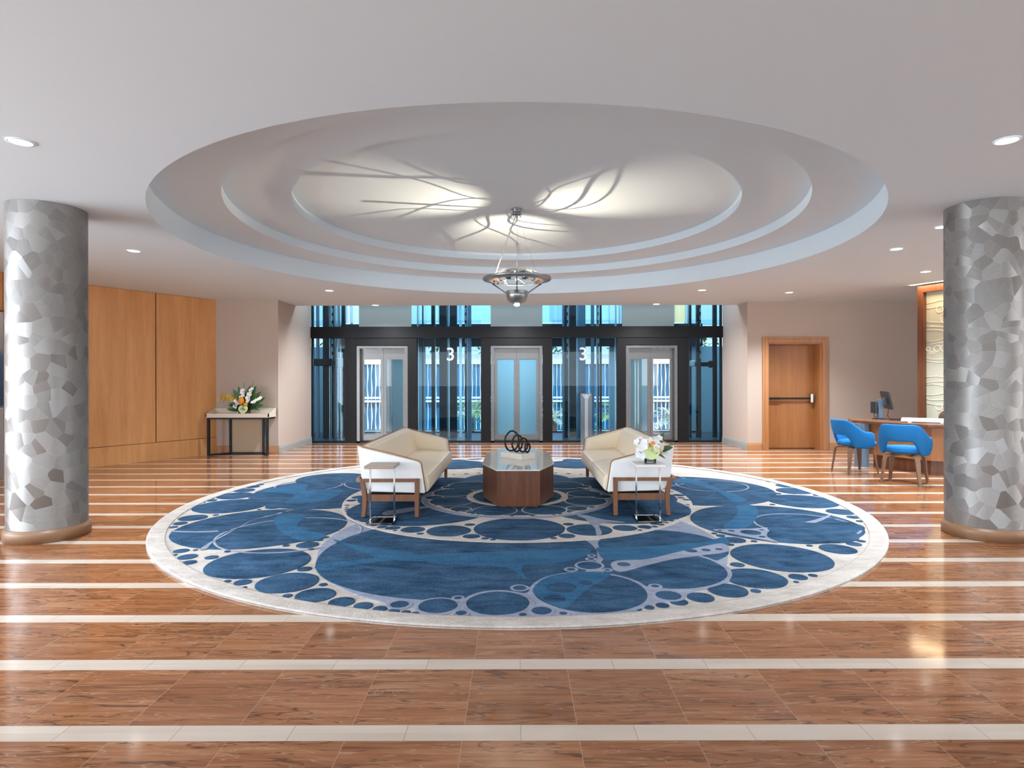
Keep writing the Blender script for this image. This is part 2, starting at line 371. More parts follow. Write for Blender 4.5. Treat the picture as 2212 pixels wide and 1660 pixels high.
# left: curved maple wall, taupe wall with the console, return wall to the lifts
WL = [(-5.80, 11.60), (-6.93, 9.75), (-7.36, 8.54), (-7.72, 6.9), (-7.95, 5.0)]
def wl(t):
    i = min(int(t), len(WL)-2); f = t-i
    return Vector((WL[i][0]*(1-f)+WL[i+1][0]*f, WL[i][1]*(1-f)+WL[i+1][1]*f, 0))
def along(t0, t1, z0, z1, d0, d1, n=8):
    """a board that follows the curved wall; d = distance into the room"""
    pts = [wl(t0+(t1-t0)*i/n) for i in range(n+1)]; vs = []; fs = []
    for i, p in enumerate(pts):
        t = (pts[min(i+1, n)]-pts[max(i-1, 0)]).normalized(); nn = Vector((-t.y, t.x, 0))
        for d, z in ((d0, z0), (d1, z0), (d1, z1), (d0, z1)): vs.append((p+nn*d)+Vector((0, 0, z)))
    for i in range(n):
        for q in range(4): fs.append((i*4+q, i*4+(q+1) % 4, (i+1)*4+(q+1) % 4, (i+1)*4+q))
    fs += [(0, 1, 2, 3), (n*4+3, n*4+2, n*4+1, n*4)]
    return MB().add(vs, fs)
w = struct('wall_left', along(0, 3.98, 0, H_CEIL, -.14, -.012, 24), M['black'])
for a, b in ((0.0, .514), (.522, 1.16), (1.168, 1.95), (1.958, 2.8), (2.81, 3.98)):
    along(a, b, .318, H_CEIL-.004, -.012, 0).build('wood_panel', M['maple'], w)
along(0, 3.98, 0, .31, -.012, .012, 20).build('kickboard', M['maple'], w)
struct('wall_rear_left', MB().box(-6.1, -4.605, 11.60, 11.75, 0, H_CEIL), M['wall'])
struct('wall_return_left', MB().box(-4.755, -4.605, 11.751, 13.46, 0, 3.7), M['wall'])
def skirting(poly_pts, h=.15, t=.018):
    mb = MB()
    for (xa, ya), (xb, yb) in zip(poly_pts, poly_pts[1:]):
        a = Vector((xa, ya, 0)); b = Vector((xb, yb, 0)); d = (b-a).normalized(); n = Vector((-d.y, d.x, 0))
        prof = [(0, 0), (t, 0), (t, h*.72), (t*.75, h*.78), (t*.75, h*.9), (t*.35, h), (0, h)]
        k = len(prof); vs = [p+n*q+Vector((0, 0, z)) for p in (a, b) for q, z in prof]
        mb.add(vs, [(i, (i+1) % k, k+(i+1) % k, k+i) for i in range(k)]+[tuple(range(k))[::-1], tuple(range(k, 2*k))])
    return mb
struct('baseboard_rear_left', skirting([(-4.605, 11.6), (-5.78, 11.6)]), M['base'])
struct('baseboard_return_left', skirting([(-4.605, 13.45), (-4.605, 11.6)]), M['pale_base'])
# right: return wall, taupe wall with the fire door
wr = MB(); Yr = 12.0; XR = 4.595
wr.box(XR, 5.0, Yr, Yr+.42, 0, H_CEIL); wr.box(6.07, 10.5, Yr, Yr+.42, 0, H_CEIL); wr.box(5.0, 6.07, Yr, Yr+.42, 2.13, H_CEIL)
struct('wall_rear_right', wr, M['wall'])
struct('wall_return_right', MB().box(XR, XR+.15, Yr+.421, 13.46, 0, 3.7), M['wall'])
struct('baseboard_return_right', skirting([(XR, Yr), (XR, 13.45)]), M['pale_base'])
struct('baseboard_rear_right', skirting([(4.87, Yr), (XR, Yr)]), M['base'])
struct('baseboard_right_of_door', skirting([(8.3, Yr), (6.21, Yr)]), M['base'])
struct('wall_right', MB().box(10.5, 10.65, -5, Yr+.42, 0, H_CEIL), M['wall'])
struct('light_stop_behind_door', MB().box(4.7, 6.4, Yr+.421, Yr+.5, 0, 2.6), M['wall'])  # added unseen backing, with the threshold stops light leaking under the door
struct('trim_threshold', MB().box(5.0, 6.07, Yr+.24, Yr+.42, 0, .011), M['bronze'])
d = thing('door_1', 'maple fire door with brown push bar and chrome latch in the taupe wall', 'door', (5.535, Yr, 0)); d['kind'] = 'structure'
cas = MB()
def casing(xa, xb, za, zb, y0=Yr-.03, y1=Yr): cas.box(xa, xb, y0, y1, za, zb, 0, .004)
casing(4.885, 5.0, 0, 2.255); casing(6.07, 6.195, 0, 2.255); casing(5.0, 6.07, 2.13, 2.255)
casing(4.93, 4.995, 0, 2.205, Yr-.042, Yr-.028); casing(6.078, 6.15, 0, 2.205, Yr-.042, Yr-.028); casing(4.995, 6.078, 2.135, 2.205, Yr-.042, Yr-.028)
cas.build('casing', M['maple_dark'], d, True)
MB().box(5.0, 5.022, Yr, Yr+.40, 0, 2.13).box(6.048, 6.07, Yr, Yr+.40, 0, 2.13).box(5.022, 6.048, Yr, Yr+.40, 2.108, 2.13).build('jamb', M['maple_dark'], d, True)
lf = MB().box(5.026, 6.044, Yr+.255, Yr+.30, .012, 2.104).build('door_leaf', M['door'], d, True)
b = MB().box(5.05, 5.33, Yr+.165, Yr+.205, .995, 1.045, 0, .006).box(5.33, 5.93, Yr+.18, Yr+.21, 1.0, 1.04, 0, .01).box(5.05, 5.08, Yr+.205, Yr+.255, 1.0, 1.04)
tag(b.build('push_bar', M['bronze'], d, True), 'dark brown push bar')
tag(MB().box(5.93, 6.02, Yr+.16, Yr+.254, .925, 1.125, 0, .02).build('latch_case', M['chrome'], d, True), 'chrome latch case')

# ------------------------------------------------------------------ the lift front
YE = 13.48
def EX(p): return (p-1117)/96.44
def EZ(p): return 1.4-(p-822)/96.44
mb = MB().box(EX(668), EX(1562), YE-.06, YE+.14, EZ(730), EZ(706))
for px in (747, 900.5, 1039, 1193, 1333.5, 1484): mb.box(EX(px)-.004, EX(px)+.004, YE-.062, YE-.058, EZ(730), EZ(706))
struct('trim_1', mb, M['black'])
mb = MB().box(EX(672), EX(1560), YE-.02, YE+.1, 0, .045)
for px in (672.5, 1557): mb.box(EX(px), EX(px+3), YE, YE+.1, 0, 3.7)
struct('trim_2', mb, M['blackm'])
k = 3
lifts = ((746.5, 770, 882, 901), (1039, 1060, 1172.5, 1193), (1333, 1351, 1464, 1487))
for i, (a, b_, c, e) in enumerate(lifts):
    mb = MB().box(EX(a), EX(b_), YE-.04, YE+.12, 0, EZ(730.2)).box(EX(c), EX(e), YE-.04, YE+.12, 0, EZ(730.2)).box(EX(b_), EX(c), YE-.035, YE+.12, EZ(746), EZ(730.2))
    struct('trim_%d' % k, mb, M['black']); k += 1
names = ('left-hand steel lift doors, nearest the console table, glazed with clear panes', 'middle steel lift doors, directly behind the coffee table, with frosted blue panes', 'right-hand steel lift doors, nearest the fire door, glazed with clear panes')
for i, (a, b_, c, e) in enumerate(lifts):
    x0, x1 = EX(b_)+.01, EX(c)-.01; zt = EZ(747.5); xc = (x0+x1)/2
    t = thing('elevator_entrance', names[i], 'elevator', (xc, YE, 0), group='lift entrances')
    fr = MB().box(x0, x0+.065, YE-.02, YE+.15, 0, zt).box(x1-.065, x1, YE-.02, YE+.15, 0, zt).box(x0+.065, x1-.065, YE-.02, YE+.15, zt-.055, zt)
    fr.build('door_frame', M['steel'], t, True)
    for s in (-1, 1):
        xa, xb = (x0+.068, xc-.003) if s < 0 else (xc+.003, x1-.068)
        za, zb = .012, zt-.06; yl = YE+.12
        st = .065; pa, pb = xa+(st if s < 0 else .06), xb-(.06 if s < 0 else st); pz0, pz1 = EZ(940), EZ(776)
        lf = MB().box(xa, pa, yl, yl+.03, za, zb).box(pb, xb, yl, yl+.03, za, zb).box(pa, pb, yl, yl+.03, za, pz0).box(pa, pb, yl, yl+.03, pz1, zb)
        lo = lf.build('door_leaf', M['steel'], t, True)
        MB().box(pa, pb, yl+.012, yl+.02, pz0, pz1).build('pane', M['car_pane'] if i == 1 else M['glass'], lo, True)
# glass between and above the lifts
k = 1
for a, b_, y0, y1 in ((675.5, 746.5, 955, 730), (901, 1039, 955, 730), (1193, 1333, 955, 730), (1487, 1557, 955, 730),
                     (675.5, 775, 706, 640), (888, 1060, 706, 640), (1172, 1345, 706, 640), (1457, 1557, 706, 640)):
    struct('window_%d' % k, MB().box(EX(a), EX(b_), YE+.04, YE+.052, EZ(y0), min(3.7, EZ(y1)+.4)), M['front_glass']); k += 1
for a, b_ in ((775, 888), (1060, 1172), (1345, 1457)):
    struct('window_%d' % k, MB().box(EX(a), EX(b_), YE+.03, YE+.06, EZ(706), 3.7), M['frost']); k += 1
for px, lab in ((973, 'metal numeral 3 on the glass left of the middle lift'), (1260, 'metal numeral 3 on the glass right of the middle lift')):
    cu = bpy.data.curves.new('floor_numeral', 'FONT'); cu.body = '3'; cu.size = .41; cu.align_x = 'CENTER'; cu.extrude = .008; cu.offset = .004
    o = bpy.data.objects.new('tmp', cu); COL.objects.link(o); bpy.context.view_layer.update()
    me = bpy.data.meshes.new_from_object(o.evaluated_get(bpy.context.evaluated_depsgraph_get())); bpy.data.objects.remove(o)
    me.name = 'floor_numeral'; me.materials.clear(); me.materials.append(M['numeral'])
    q = bpy.data.objects.new('floor_numeral', me); COL.objects.link(q); q.location = (EX(px), YE+.032, EZ(778.5)); q.rotation_euler = (PI/2, 0, 0)
    tag(q, lab, 'number', 'floor numerals on the lift glass')

# ------------------------------------------------------------------ the lift shaft behind the glass
YS = 16.2; YM = 14.7
def SX(p, y=YS): return (p-1117)*y/1300
def SZ(p, y=YS): return 1.4-(p-822)*y/1300
struct('floor_shaft', MB().box(-6, 6, 13.60, YS+.2, -.12, -.004), M['shaft_dark'])
wins = ((776, 828), (918, 1068), (1168, 1317), (1406, 1456)); uw = ((744, 778), (918, 1068), (1168, 1317), (1456, 1482))
mb = MB(); x = -6
for a, b_ in wins: mb.box(x, SX(a), YS, YS+.15, 0, 2.305); x = SX(b_)
mb.box(x, 6, YS, YS+.15, 0, 2.305); x = -6
for a, b_ in uw: mb.box(x, SX(a), YS, YS+.15, 2.905, 3.75); x = SX(b_)
mb.box(x, 6, YS, YS+.15, 2.905, 3.75)
struct('wall_shaft', mb, M['shaft'])
struct('wall_shaft_left', MB().box(-6.1, -5.95, 13.6, YS, 0, 6), M['shaft'])
struct('wall_shaft_right', MB().box(5.95, 6.1, 13.6, YS, 0, 6), M['shaft'])
struct('trim_6', MB().box(-4.95, 4.95, YS-.15, YS-.002, 2.305, 2.905).box(-4.95, 4.95, YS-.05, YS-.002, 0, .03), M['blackm'])
k = 12
for a, b_ in wins: struct('window_%d' % k, MB().box(SX(a), SX(b_), YS+.06, YS+.07, .0, 2.305), M['outer_glass']); k += 1
# steel posts and guide rails: (left px, right px, top py or None, material)
rails = [(697.5, 709, None, 'blackm'), (709.5, 715, None, 'silverrail'), (716, 720.5, None, 'blackm'), (721.5, 727, None, 'silverrail'), (729, 735, None, 'silverrail'), (738, 745, None, 'blackm'),
         (683, 688, None, 'blue_steel'), (901, 903.5, None, 'silverrail'), (912, 914, None, 'blackm'), (932, 939, None, 'blackm'), (938.5, 940.5, None, 'silverrail'), (949, 965, None, 'blackm'), (965.5, 971, None, 'silverrail'), (971.5, 987, None, 'blackm'),
         (992, 997.5, None, 'silverrail'), (1004, 1008, None, 'blackm'), (1008.3, 1010, None, 'silverrail'), (1010.3, 1018, None, 'blue_steel'), (1215, 1219, None, 'blue_steel'), (1219.5, 1227.5, None, 'blackm'), (1228, 1230, None, 'silverrail'),
         (1230.5, 1245, None, 'blackm'), (1245.3, 1249.7, None, 'silverrail'), (1250, 1265, None, 'blue_steel'), (1277, 1284, None, 'blue_steel'), (1288.5, 1291, None, 'silverrail'), (1291.3, 1294, None, 'blackm'), (1296, 1300, None, 'blackm'), (1329, 1332, None, 'silverrail'),
         (1489.5, 1494, None, 'blackm'), (1505, 1511, None, 'blackm'), (1511.3, 1514.6, None, 'blackm'), (1541, 1549, None, 'blackm'), (841, 847, None, 'blue_steel'), (1371, 1374, None, 'silverrail'), (1377, 1380, None, 'silverrail')]
k = 7
for a, b_, _, mm in rails:
    y = YM + (.25 if mm == 'silverrail' else 0)
    struct('trim_%d' % k, MB().box(SX(a, y), SX(b_, y), y, y+.08, -.004, 5.4), M[mm]); k += 1
mb = MB()                                             # rows of slots in the perforated posts
for px in (718.3, 1006, 1226, 1292.6, 1513):
    for g in range(7):
        for q in range(4):
            z = SZ(770, YM)-.06+g*.19+q*.028
            mb.box(SX(px, YM)-.014, SX(px, YM)+.014, YM-.006, YM-.001, z, z+.012)
struct('trim_%d' % k, mb, M['paper'])
t = thing('rail_bracket', 'dark bracket arm bolted to the shaft rail at far left of the lifts', 'bracket', (SX(700, YM), YM-.12, SZ(784, YM)))
MB().box(SX(682, YM), SX(720, YM), YM-.12, YM-.002, SZ(790, YM), SZ(775, YM), 0, .01).build('arm', M['blackm'], t, True)
MB().box(SX(728, YM), SX(743, YM), YM-.1, YM+.2, SZ(793, YM), SZ(774, YM), 0, .01).build('roller_guide', M['silverrail'], t, True)
t = thing('rail_bracket', 'dark bracket arm with round end behind the glass right of the lifts', 'bracket', (SX(1515, YM), YM-.12, SZ(788, YM)))
MB().box(SX(1500, YM), SX(1528, YM), YM-.12, YM-.002, SZ(793, YM), SZ(784, YM), 0, .008).build('arm', M['blackm'], t, True)
MB().box(SX(1527, YM), SX(1538, YM), YM-.2, YM-.06, SZ(796, YM), SZ(781, YM), 0, .03).build('end_cap', M['blackm'], t, True)
MB().box(SX(1489, YM), SX(1500, YM), YM-.1, YM-.02, SZ(793, YM), SZ(780, YM), 0, .02).build('roller_guide', M['silverrail'], t, True)
# blinds in the storey above
for (a, b_), mm, lab in ((uw[0], 'paper', 'white blind in the upper window at far left'), (uw[3], 'sunyellow', 'yellow blind in the upper window at far right'), (uw[1], 'cyan', 'pleated cyan blind in the upper window left of the middle lift'), (uw[2], 'cyan', 'pleated cyan blind in the upper window right of the middle lift')):
    mb = MB(); n = max(8, int((SX(b_)-SX(a))/.045)); xs = [SX(a)+(SX(b_)-SX(a))*i/n for i in range(n+1)]
    vs = []
    for i, xx in enumerate(xs): vs += [(xx, YS+.05+.02*(i % 2), 2.96), (xx, YS+.05+.02*(i % 2), 3.74)]
    mb.add(vs, [(2*i, 2*i+2, 2*i+3, 2*i+1) for i in range(n)])
    tag(mb.build('window_blind', M['blind_'+mm]), lab, 'blind', 'blinds in the storey above')

# ------------------------------------------------------------------ outside
struct('ground_outside', MB().box(-40, 40, YS+.15, 60, -.7, -.6), M['pave'])
YB = 24.0
def BX(p): return (p-1117)*YB/1300
def BZ(p): return 1.4-(p-822)*YB/1300
bd = thing('building', 'blue building with wavy white fins across the courtyard behind the lifts', 'building', (0, YB, -.6))
MB().box(-12, 12, YB, YB+4, -.6, BZ(787)).build('wall', M['facade'], bd, True)
MB().box(-12, 12, YB-.12, YB+4, BZ(787), BZ(778)).build('fascia', M['fin'], bd, True)
MB().box(-12, 12, YB-.22, YB-.16, BZ(861), BZ(857)).box(-12, 12, YB-.22, YB-.16, BZ(868.5), BZ(864.5)).build('rail', M['fin'], bd, True)
mb = MB()
pitch = 8.65*YB/1300
for i in range(-62, 92):
    x = i*pitch+BX(787); ph = (i*7 % 11)*.6; n = 22; vs = []; fs = []
    for q in range(n+1):
        z = -.55+(BZ(788)+.55)*q/n; amp = 1 if abs(x) > 4.4 else .45
        wv = .016+.013*amp*(1+math.sin(z*6.0+ph)); dx = .014*amp*math.sin(z*6+ph)
        vs += [(x+dx-wv/2, YB-.14, z), (x+dx+wv/2, YB-.14, z), (x+dx+wv/2, YB-.02, z), (x+dx-wv/2, YB-.02, z)]
    for q in range(n):
        for j in range(4): fs.append((q*4+j, q*4+(j+1) % 4, q*4+4+(j+1) % 4, q*4+4+j))
    mb.add(vs, fs)
mb.build('wavy_fins', M['fin'], bd, True)['kind'] = 'stuff'
bd = thing('building', 'cream building standing behind the blue one', 'building', (0, 31, -.6))
MB().box(-16, 16, 31, 34, -.6, 2.75).build('wall', M['pave'], bd, True)
MB().box(-16, 16, 30.9, 31.2, 2.2, 2.45).build('band', M['fin'], bd, True)
def leaf_blade(mb, base, d, up, L, w, droop=.3, n=5, mi=0, fold=.15):
    """one curved pointed leaf from base in direction d"""
    base = Vector(base); d = Vector(d).normalized(); up = Vector(up); side = d.cross(up)
    if side.length < .01: side = Vector((1, 0, 0))
    side.normalize(); up = side.cross(d).normalized(); vs = []; fs = []
    for i in range(n+1):
        f = i/n; wd = w*.5*math.sin(PI*min(1, .12+f*.88))**.8 if f < 1 else .0005
        c = base+d*(L*f)+Vector((0, 0, -1))*(droop*L*f*f)
        vs += [c-side*wd+up*wd*fold, c, c+side*wd+up*wd*fold]
    for i in range(n):
        for q in (0, 1): fs.append((i*3+q, i*3+q+1, i*3+q+4, i*3+q+3))
    return mb.add(vs, fs, mi, True)
def palm(x, y, h, r, lab, nf=16, dry=False, seed=1):
    rnd = random.Random(seed); p = thing('palm_plant', lab, 'palm', (x, y, -.6), group='palms in the courtyard')
    MB().lathe([(.11, 0), (.09, h*.5), (.10, h), (.02, h+.05)], n=10).build('trunk', M['trunk'], p)
    for kdry in (0, 1):
        mb = MB()
        for i in range(nf if not kdry else nf//3):
            a = rnd.uniform(0, 2*PI); e = rnd.uniform(.1, 1.25) if not kdry else rnd.uniform(.5, 1.4)
            d = Vector((math.cos(a)*math.cos(e), math.sin(a)*math.cos(e), math.sin(e))); L = r*rnd.uniform(.75, 1.1)
            pts = [Vector((0, 0, h))+d*(L*f)-Vector((0, 0, .45*L*f*f)) for f in [q/10 for q in range(11)]]
            mb.tube(pts, [.012*(1-.8*q/10) for q in range(11)], 4)
            for q in range(2, 11):
                t = (pts[q]-pts[q-1]).normalized(); sd = t.cross(Vector((0, 0, 1))).normalized()
                for s in (-1, 1):
                    for o in (0, .5):
                        leaf_blade(mb, pts[q]-t*(L*.05*o), sd*s+t*.8+Vector((0, 0, .15)), (0, 0, 1), L*.34*math.sin(PI*(.15+.8*q/11)), .022, .35, 3)
        mb.build('fronds' if not kdry else 'dry_fronds', M['frond' if not kdry and not dry else 'dryfrond'], p)
palm(-1.62, 21.4, .62, 1.35, 'palm plant seen through the glass left of the middle lift', 18, seed=3)
palm(1.30, 21.0, .62, 1.05, 'pale palm plant seen through the glass just right of the middle lift', 20, True, seed=4)
palm(3.55, 21.7, .75, 1.05, 'palm plant seen behind the call post', 20, seed=5)
palm(5.55, 21.4, .5, 1.25, 'palm plant seen through the right-hand lift doors', 20, True, seed=8)
for i, (x, y, lab) in enumerate(((-9, 38, 'dark green tree above the roofs at the left'), (0.5, 38, 'dark green tree above the roofs in the middle'), (10, 38, 'dark green tree above the roofs at the right'))):
    rnd = random.Random(40+i); t = thing('tree', lab, 'tree', (x, y, -.6), group='trees beyond the buildings')
    MB().lathe([(.25, 0), (.18, 3.5)], n=10).build('trunk', M['trunk'], t)
    mb = MB()
    for q in range(700):
        v = Vector((max(-4, min(4, rnd.gauss(0, 1.7))), rnd.gauss(0, .9), 3.9+rnd.gauss(0, .6)))
        leaf_blade(mb, v, (rnd.uniform(-1, 1), rnd.uniform(-1, 1), rnd.uniform(-.6, .6)), (0, 0, 1), .35, .2, .2, 2)
    mb.build('crown', M['leaf'], t)

# ------------------------------------------------------------------ columns
def column(x, y, lab):
    c = thing('column', lab, 'column', (x, y, 0), kind='thing')
    MB().lathe([(.30, .09), (.30, H_CEIL-.001)], n=96).build('shaft', M['facet'], c)
    MB().lathe([(.0, 0), (.322, 0), (.324, .08), (.320, .092), (.312, .098), (.310, .106), (.302, .112), (.298, .112)], n=96).build('base_moulding', M['column_base'], c)
    return c
column(-4.246, 5.445, 'round column clad in brushed silver facets, left of the rug')
c = column(4.213, 5.427, 'round column clad in brushed silver facets, right of the rug beside the blue chairs')

# ------------------------------------------------------------------ recessed ceiling lights
def downlight(px, py, lab, e, col=(.84, .93, 1), z=H_CEIL, cone=2.1):
    py += .002*(px-1117); y = (z-1.4)*1300/(822-py); x = (px-1117)*y/1300
    t = thing('ceiling_light', lab, 'light', (x, y, z), group='recessed ceiling lights')
    MB().lathe([(.075, -.001), (.077, -.006), (.066, -.008), (.062, -.003)], n=28).build('trim_ring', M['ceil'], t)
    MB().lathe([(.062, -.0035), (.03, -.0045), (.0005, -.005)], n=28).build('lens', M['lens'], t)
    lamp('downlight_beam', 'SPOT', (0, 0, -.02), e, col, look=None, parent=t, spot_size=cone, spot_blend=.8, shadow_soft_size=.06)
for a in ((45, 306, 'large lit ceiling light above the left column', 252), (2176, 303, 'large lit ceiling light above the right column', 252), (290, 542, 'ceiling light beside the left column, over the maple wall', 336), (1937, 538, 'ceiling light left of the right column, farther along from it', 252),
          (2000, 587, 'small ceiling light over the desk', 420), (712, 628, 'ceiling light in front of the lifts, on the left', 336), (1517, 627, 'ceiling light in front of the lifts, on the right', 336), (1705, 632, 'ceiling light before the fire door', 420),
          (811, 659.5, 'small ceiling light at the slab edge over the left-hand lift', 290, (.95, .97, 1), H_CEIL, 2.8), (1418, 657, 'small ceiling light at the slab edge over the right-hand lift', 290, (.95, .97, 1), H_CEIL, 2.8), (1116, 658.5, 'small ceiling light at the slab edge over the middle lift', 290, (.95, .97, 1), H_CEIL, 2.8), (2037, 490, 'ceiling light half hidden by the right column', 252)): downlight(*a)
# ------------------------------------------------------------------ the round rug
RUG_GREY_FIELD = (0.036, 5.216, 1.696)
RUG_OUTER = [(-3.181,6.666,0.377),(-3.281,6.091,0.135),(-3.278,5.853,0.065),(-3.258,5.702,0.04),(-1.971,4.585,0.377),(-2.74,4.904,0.061),(-2.597,4.74,0.073),(-2.506,4.592,0.056),(-1.888,4.137,0.059),(-2.005,4.159,0.026),(-1.829,4.036,0.016),(-1.579,4.131,0.208),(-1.565,4.426,0.053),(-1.318,4.085,0.028),(-1.482,3.876,0.032),(-1.77,5.077,0.094),(-1.721,5.23,0.033),(-1.689,5.323,0.026),(-1.943,5.057,0.029),(-1.697,4.949,0.031),(-2.351,4.889,0.029),(-2.4,4.722,0.051),(-2.635,4.926,0.019),(-2.725,4.795,0.017),(-2.671,6.609,0.094),(-2.498,6.558,0.031),(-2.413,6.562,0.022),(-2.777,6.473,0.022),(-3.114,6.215,0.03),(-3.535,6.964,0.052),(-2.418,5.721,0.774),(-1.305,3.888,0.128),(2.487,5.86,0.776),(1.167,3.833,0.085),(-2.22,7.52,1.03),(2.2,7.62,1.0),(-3.397,7.253,0.209),(-3.452,7.61,0.126),(-3.46,7.873,0.087),(-3.435,8.031,0.051),(-3.54,6.977,0.057),(-3.129,7.126,0.057),(-2.669,6.608,0.094),(-2.508,6.582,0.034),(-2.421,6.574,0.027),(-3.578,6.869,0.022),(-3.585,7.081,0.018),(3.448,7.493,0.211),(3.25,6.87,0.378),(3.512,7.877,0.123),(3.473,8.218,0.08),(3.166,7.333,0.049),(3.609,7.218,0.059),(2.818,6.976,0.033),(2.444,6.723,0.03),(2.569,6.762,0.037),(2.832,6.684,0.031),(3.384,6.305,0.139),(3.378,6.061,0.059),(3.349,5.884,0.035),(2.62,4.921,0.141),(2.834,5.068,0.061),(2.949,5.163,0.036),(1.874,5.205,0.098),(1.806,5.348,0.04),(1.776,5.429,0.026),(1.79,5.06,0.032),(2.029,5.161,0.027),(2.439,5.025,0.026),(2.058,4.699,0.372),(1.659,4.203,0.211),(1.647,4.508,0.053),(1.396,4.16,0.028),(1.384,3.961,0.128),(1.97,4.225,0.063),(2.091,4.26,0.031),(1.909,4.122,0.019),(1.563,3.949,0.034),(1.007,3.756,0.057),(0.891,3.7,0.041),(0.801,3.665,0.032),(0.726,3.639,0.026),(0.664,3.619,0.023),(-1.1,3.766,0.082),(-0.948,3.701,0.06),(-0.834,3.653,0.044),(-0.743,3.616,0.035),(-0.667,3.596,0.029),(-0.606,3.579,0.024),(-1.32,4.088,0.028)]
RUG_BIG = [(-0.472,4.892,1.106),(1.066,4.433,0.465),(-0.122,3.736,0.208),(0.475,3.941,0.38)]
RUG_PEBBLES = [(-0.488,3.691,0.132),(-0.378,3.822,0.036),(-0.335,3.577,0.046),(-0.728,3.715,0.07),(0.015,4.004,0.057),(0.144,3.608,0.073),(0.271,3.566,0.034),(0.031,3.549,0.034),(0.391,4.392,0.043),(0.537,4.485,0.102),(0.654,4.377,0.03),(0.568,4.647,0.035),(0.584,4.74,0.026),(0.923,4.032,0.038),(0.967,3.858,0.094)]
RUG_MID = [[(-1.429,4.371),(-1.491,4.54),(-1.116,4.686),(-1.342,4.935),(-1.61,5.242),(-1.302,5.016),(-0.922,4.874),(-0.764,4.772),(-0.513,4.813),(-0.146,4.848),(0.011,4.868),(0.122,4.872),(0.582,4.921),(0.488,4.671),(0.28,4.544),(0.037,4.49),(0.06,4.182),(0.01,4.28),(-0.1,4.447),(-0.481,4.516),(-0.917,4.621),(-1.237,4.498)],[(0.099,3.93),(0.127,4.07),(0.182,4.181),(0.27,4.269),(0.474,4.334),(0.664,4.28),(0.465,3.98),(0.287,3.65),(0.212,3.707),(0.142,3.815)],[(0.65,4.817),(0.677,4.974),(1.0,4.972),(1.325,5.052),(1.592,5.135),(1.814,5.282),(1.763,5.021),(1.549,4.995),(1.262,4.813),(1.007,4.655),(0.722,4.61),(0.664,4.646)],[(-2.456,6.131),(-2.165,6.168),(-2.081,5.693),(-1.705,5.372),(-1.815,5.17),(-2.032,5.344),(-2.281,5.694)],[(2.413,6.612),(2.595,6.61),(2.47,6.173),(2.132,5.606),(1.918,5.608),(2.158,6.013),(2.31,6.302)],[(2.189,8.366),(2.444,8.363),(2.563,7.627),(2.644,6.96),(2.449,6.813),(2.46,7.45),(2.323,7.947),(2.121,8.084)],[(-3.238,7.511),(-2.995,7.942),(-2.785,8.005),(-2.653,7.564),(-2.392,7.682),(-2.188,7.559),(-2.201,6.907),(-2.61,6.765),(-2.671,7.223),(-2.949,7.392)]]
RUG_GREY = [[(0.696,4.486),(0.764,4.603),(1.005,4.643),(1.262,4.813),(1.549,4.995),(1.736,5.077),(1.702,4.848),(1.468,4.737),(1.217,4.642),(0.97,4.484),(0.737,4.326)],[(1.807,5.558),(2.158,5.585),(2.552,5.701),(2.926,5.928),(3.227,6.174),(2.915,5.833),(2.511,5.61),(2.312,5.503),(2.199,5.297),(2.209,5.109),(2.039,5.276),(1.889,5.425)],[(-2.611,4.962),(-2.635,5.349),(-2.621,5.765),(-2.613,6.018),(-2.51,6.132),(-2.4,6.46),(-2.623,5.98),(-2.609,5.409),(-2.61,5.176),(-2.554,4.949)],[(-3.177,5.544),(-2.945,5.52),(-2.759,5.55),(-2.735,5.503),(-2.923,5.479),(-3.135,5.499)]]
RUG_DOTS = [(0.796,4.506,0.054),(1.404,4.864,0.052),(0.291,4.008,0.104),(0.233,3.796,0.071),(0.466,4.104,0.048),(1.53,4.884,0.041),(1.641,4.904,0.033),(2.111,5.443,0.093),(1.955,5.5,0.034),(1.854,5.512,0.022),(2.152,5.292,0.032),(2.247,5.536,0.026),(2.765,5.696,0.053),(3.055,5.695,0.203),(2.678,5.473,0.377),(3.12,5.978,0.032),(-2.578,6.233,0.093),(-2.447,6.326,0.034),(-2.712,5.563,0.055)]
RUG_OVALS = [(-0.629,5.512,0.205),(-0.965,5.56,0.115),(-1.161,5.625,0.07),(-1.271,5.665,0.051),(-0.406,5.318,0.079),(-0.282,5.244,0.036),(-0.454,5.748,0.053),(-0.874,5.415,0.035),(-0.213,5.206,0.028),(-1.552,6.268,0.165),(-1.58,6.005,0.06),(0.018,5.595,0.425),(0.663,5.539,0.211),(1.001,5.604,0.115),(1.192,5.645,0.067),(0.438,5.324,0.076),(0.488,5.758,0.053),(0.317,5.25,0.032),(1.318,5.767,0.043),(1.606,6.398,0.168),(1.694,6.302,0.04),(1.927,7.196,0.074),(1.945,6.923,0.046),(1.913,7.037,0.045),(-1.855,7.11,0.105),(-1.906,6.918,0.063),(-1.772,6.363,0.049)]
RUG_LOBES = [(-1.032,6.468,0.773),(1.074,6.542,0.781)]
RUG_FAR = [(-1.082,10.199,0.296),(-0.44,9.817,0.315),(-0.758,10.647,0.134),(-0.858,9.859,0.093),(1.116,10.346,0.335),(0.853,9.941,0.099),(0.482,9.914,0.265)]
RUG_GREY_IN = [[(0.604,6.117),(0.674,6.155),(0.838,5.962),(1.044,5.816),(0.843,5.794),(0.771,5.68),(0.76,5.403),(0.702,5.323),(0.721,5.592),(0.694,5.772),(0.667,5.989)],[(-1.341,6.142),(-1.151,6.288),(-1.006,6.464),(-0.9,6.555),(-1.1,6.557),(-1.388,6.311)]]
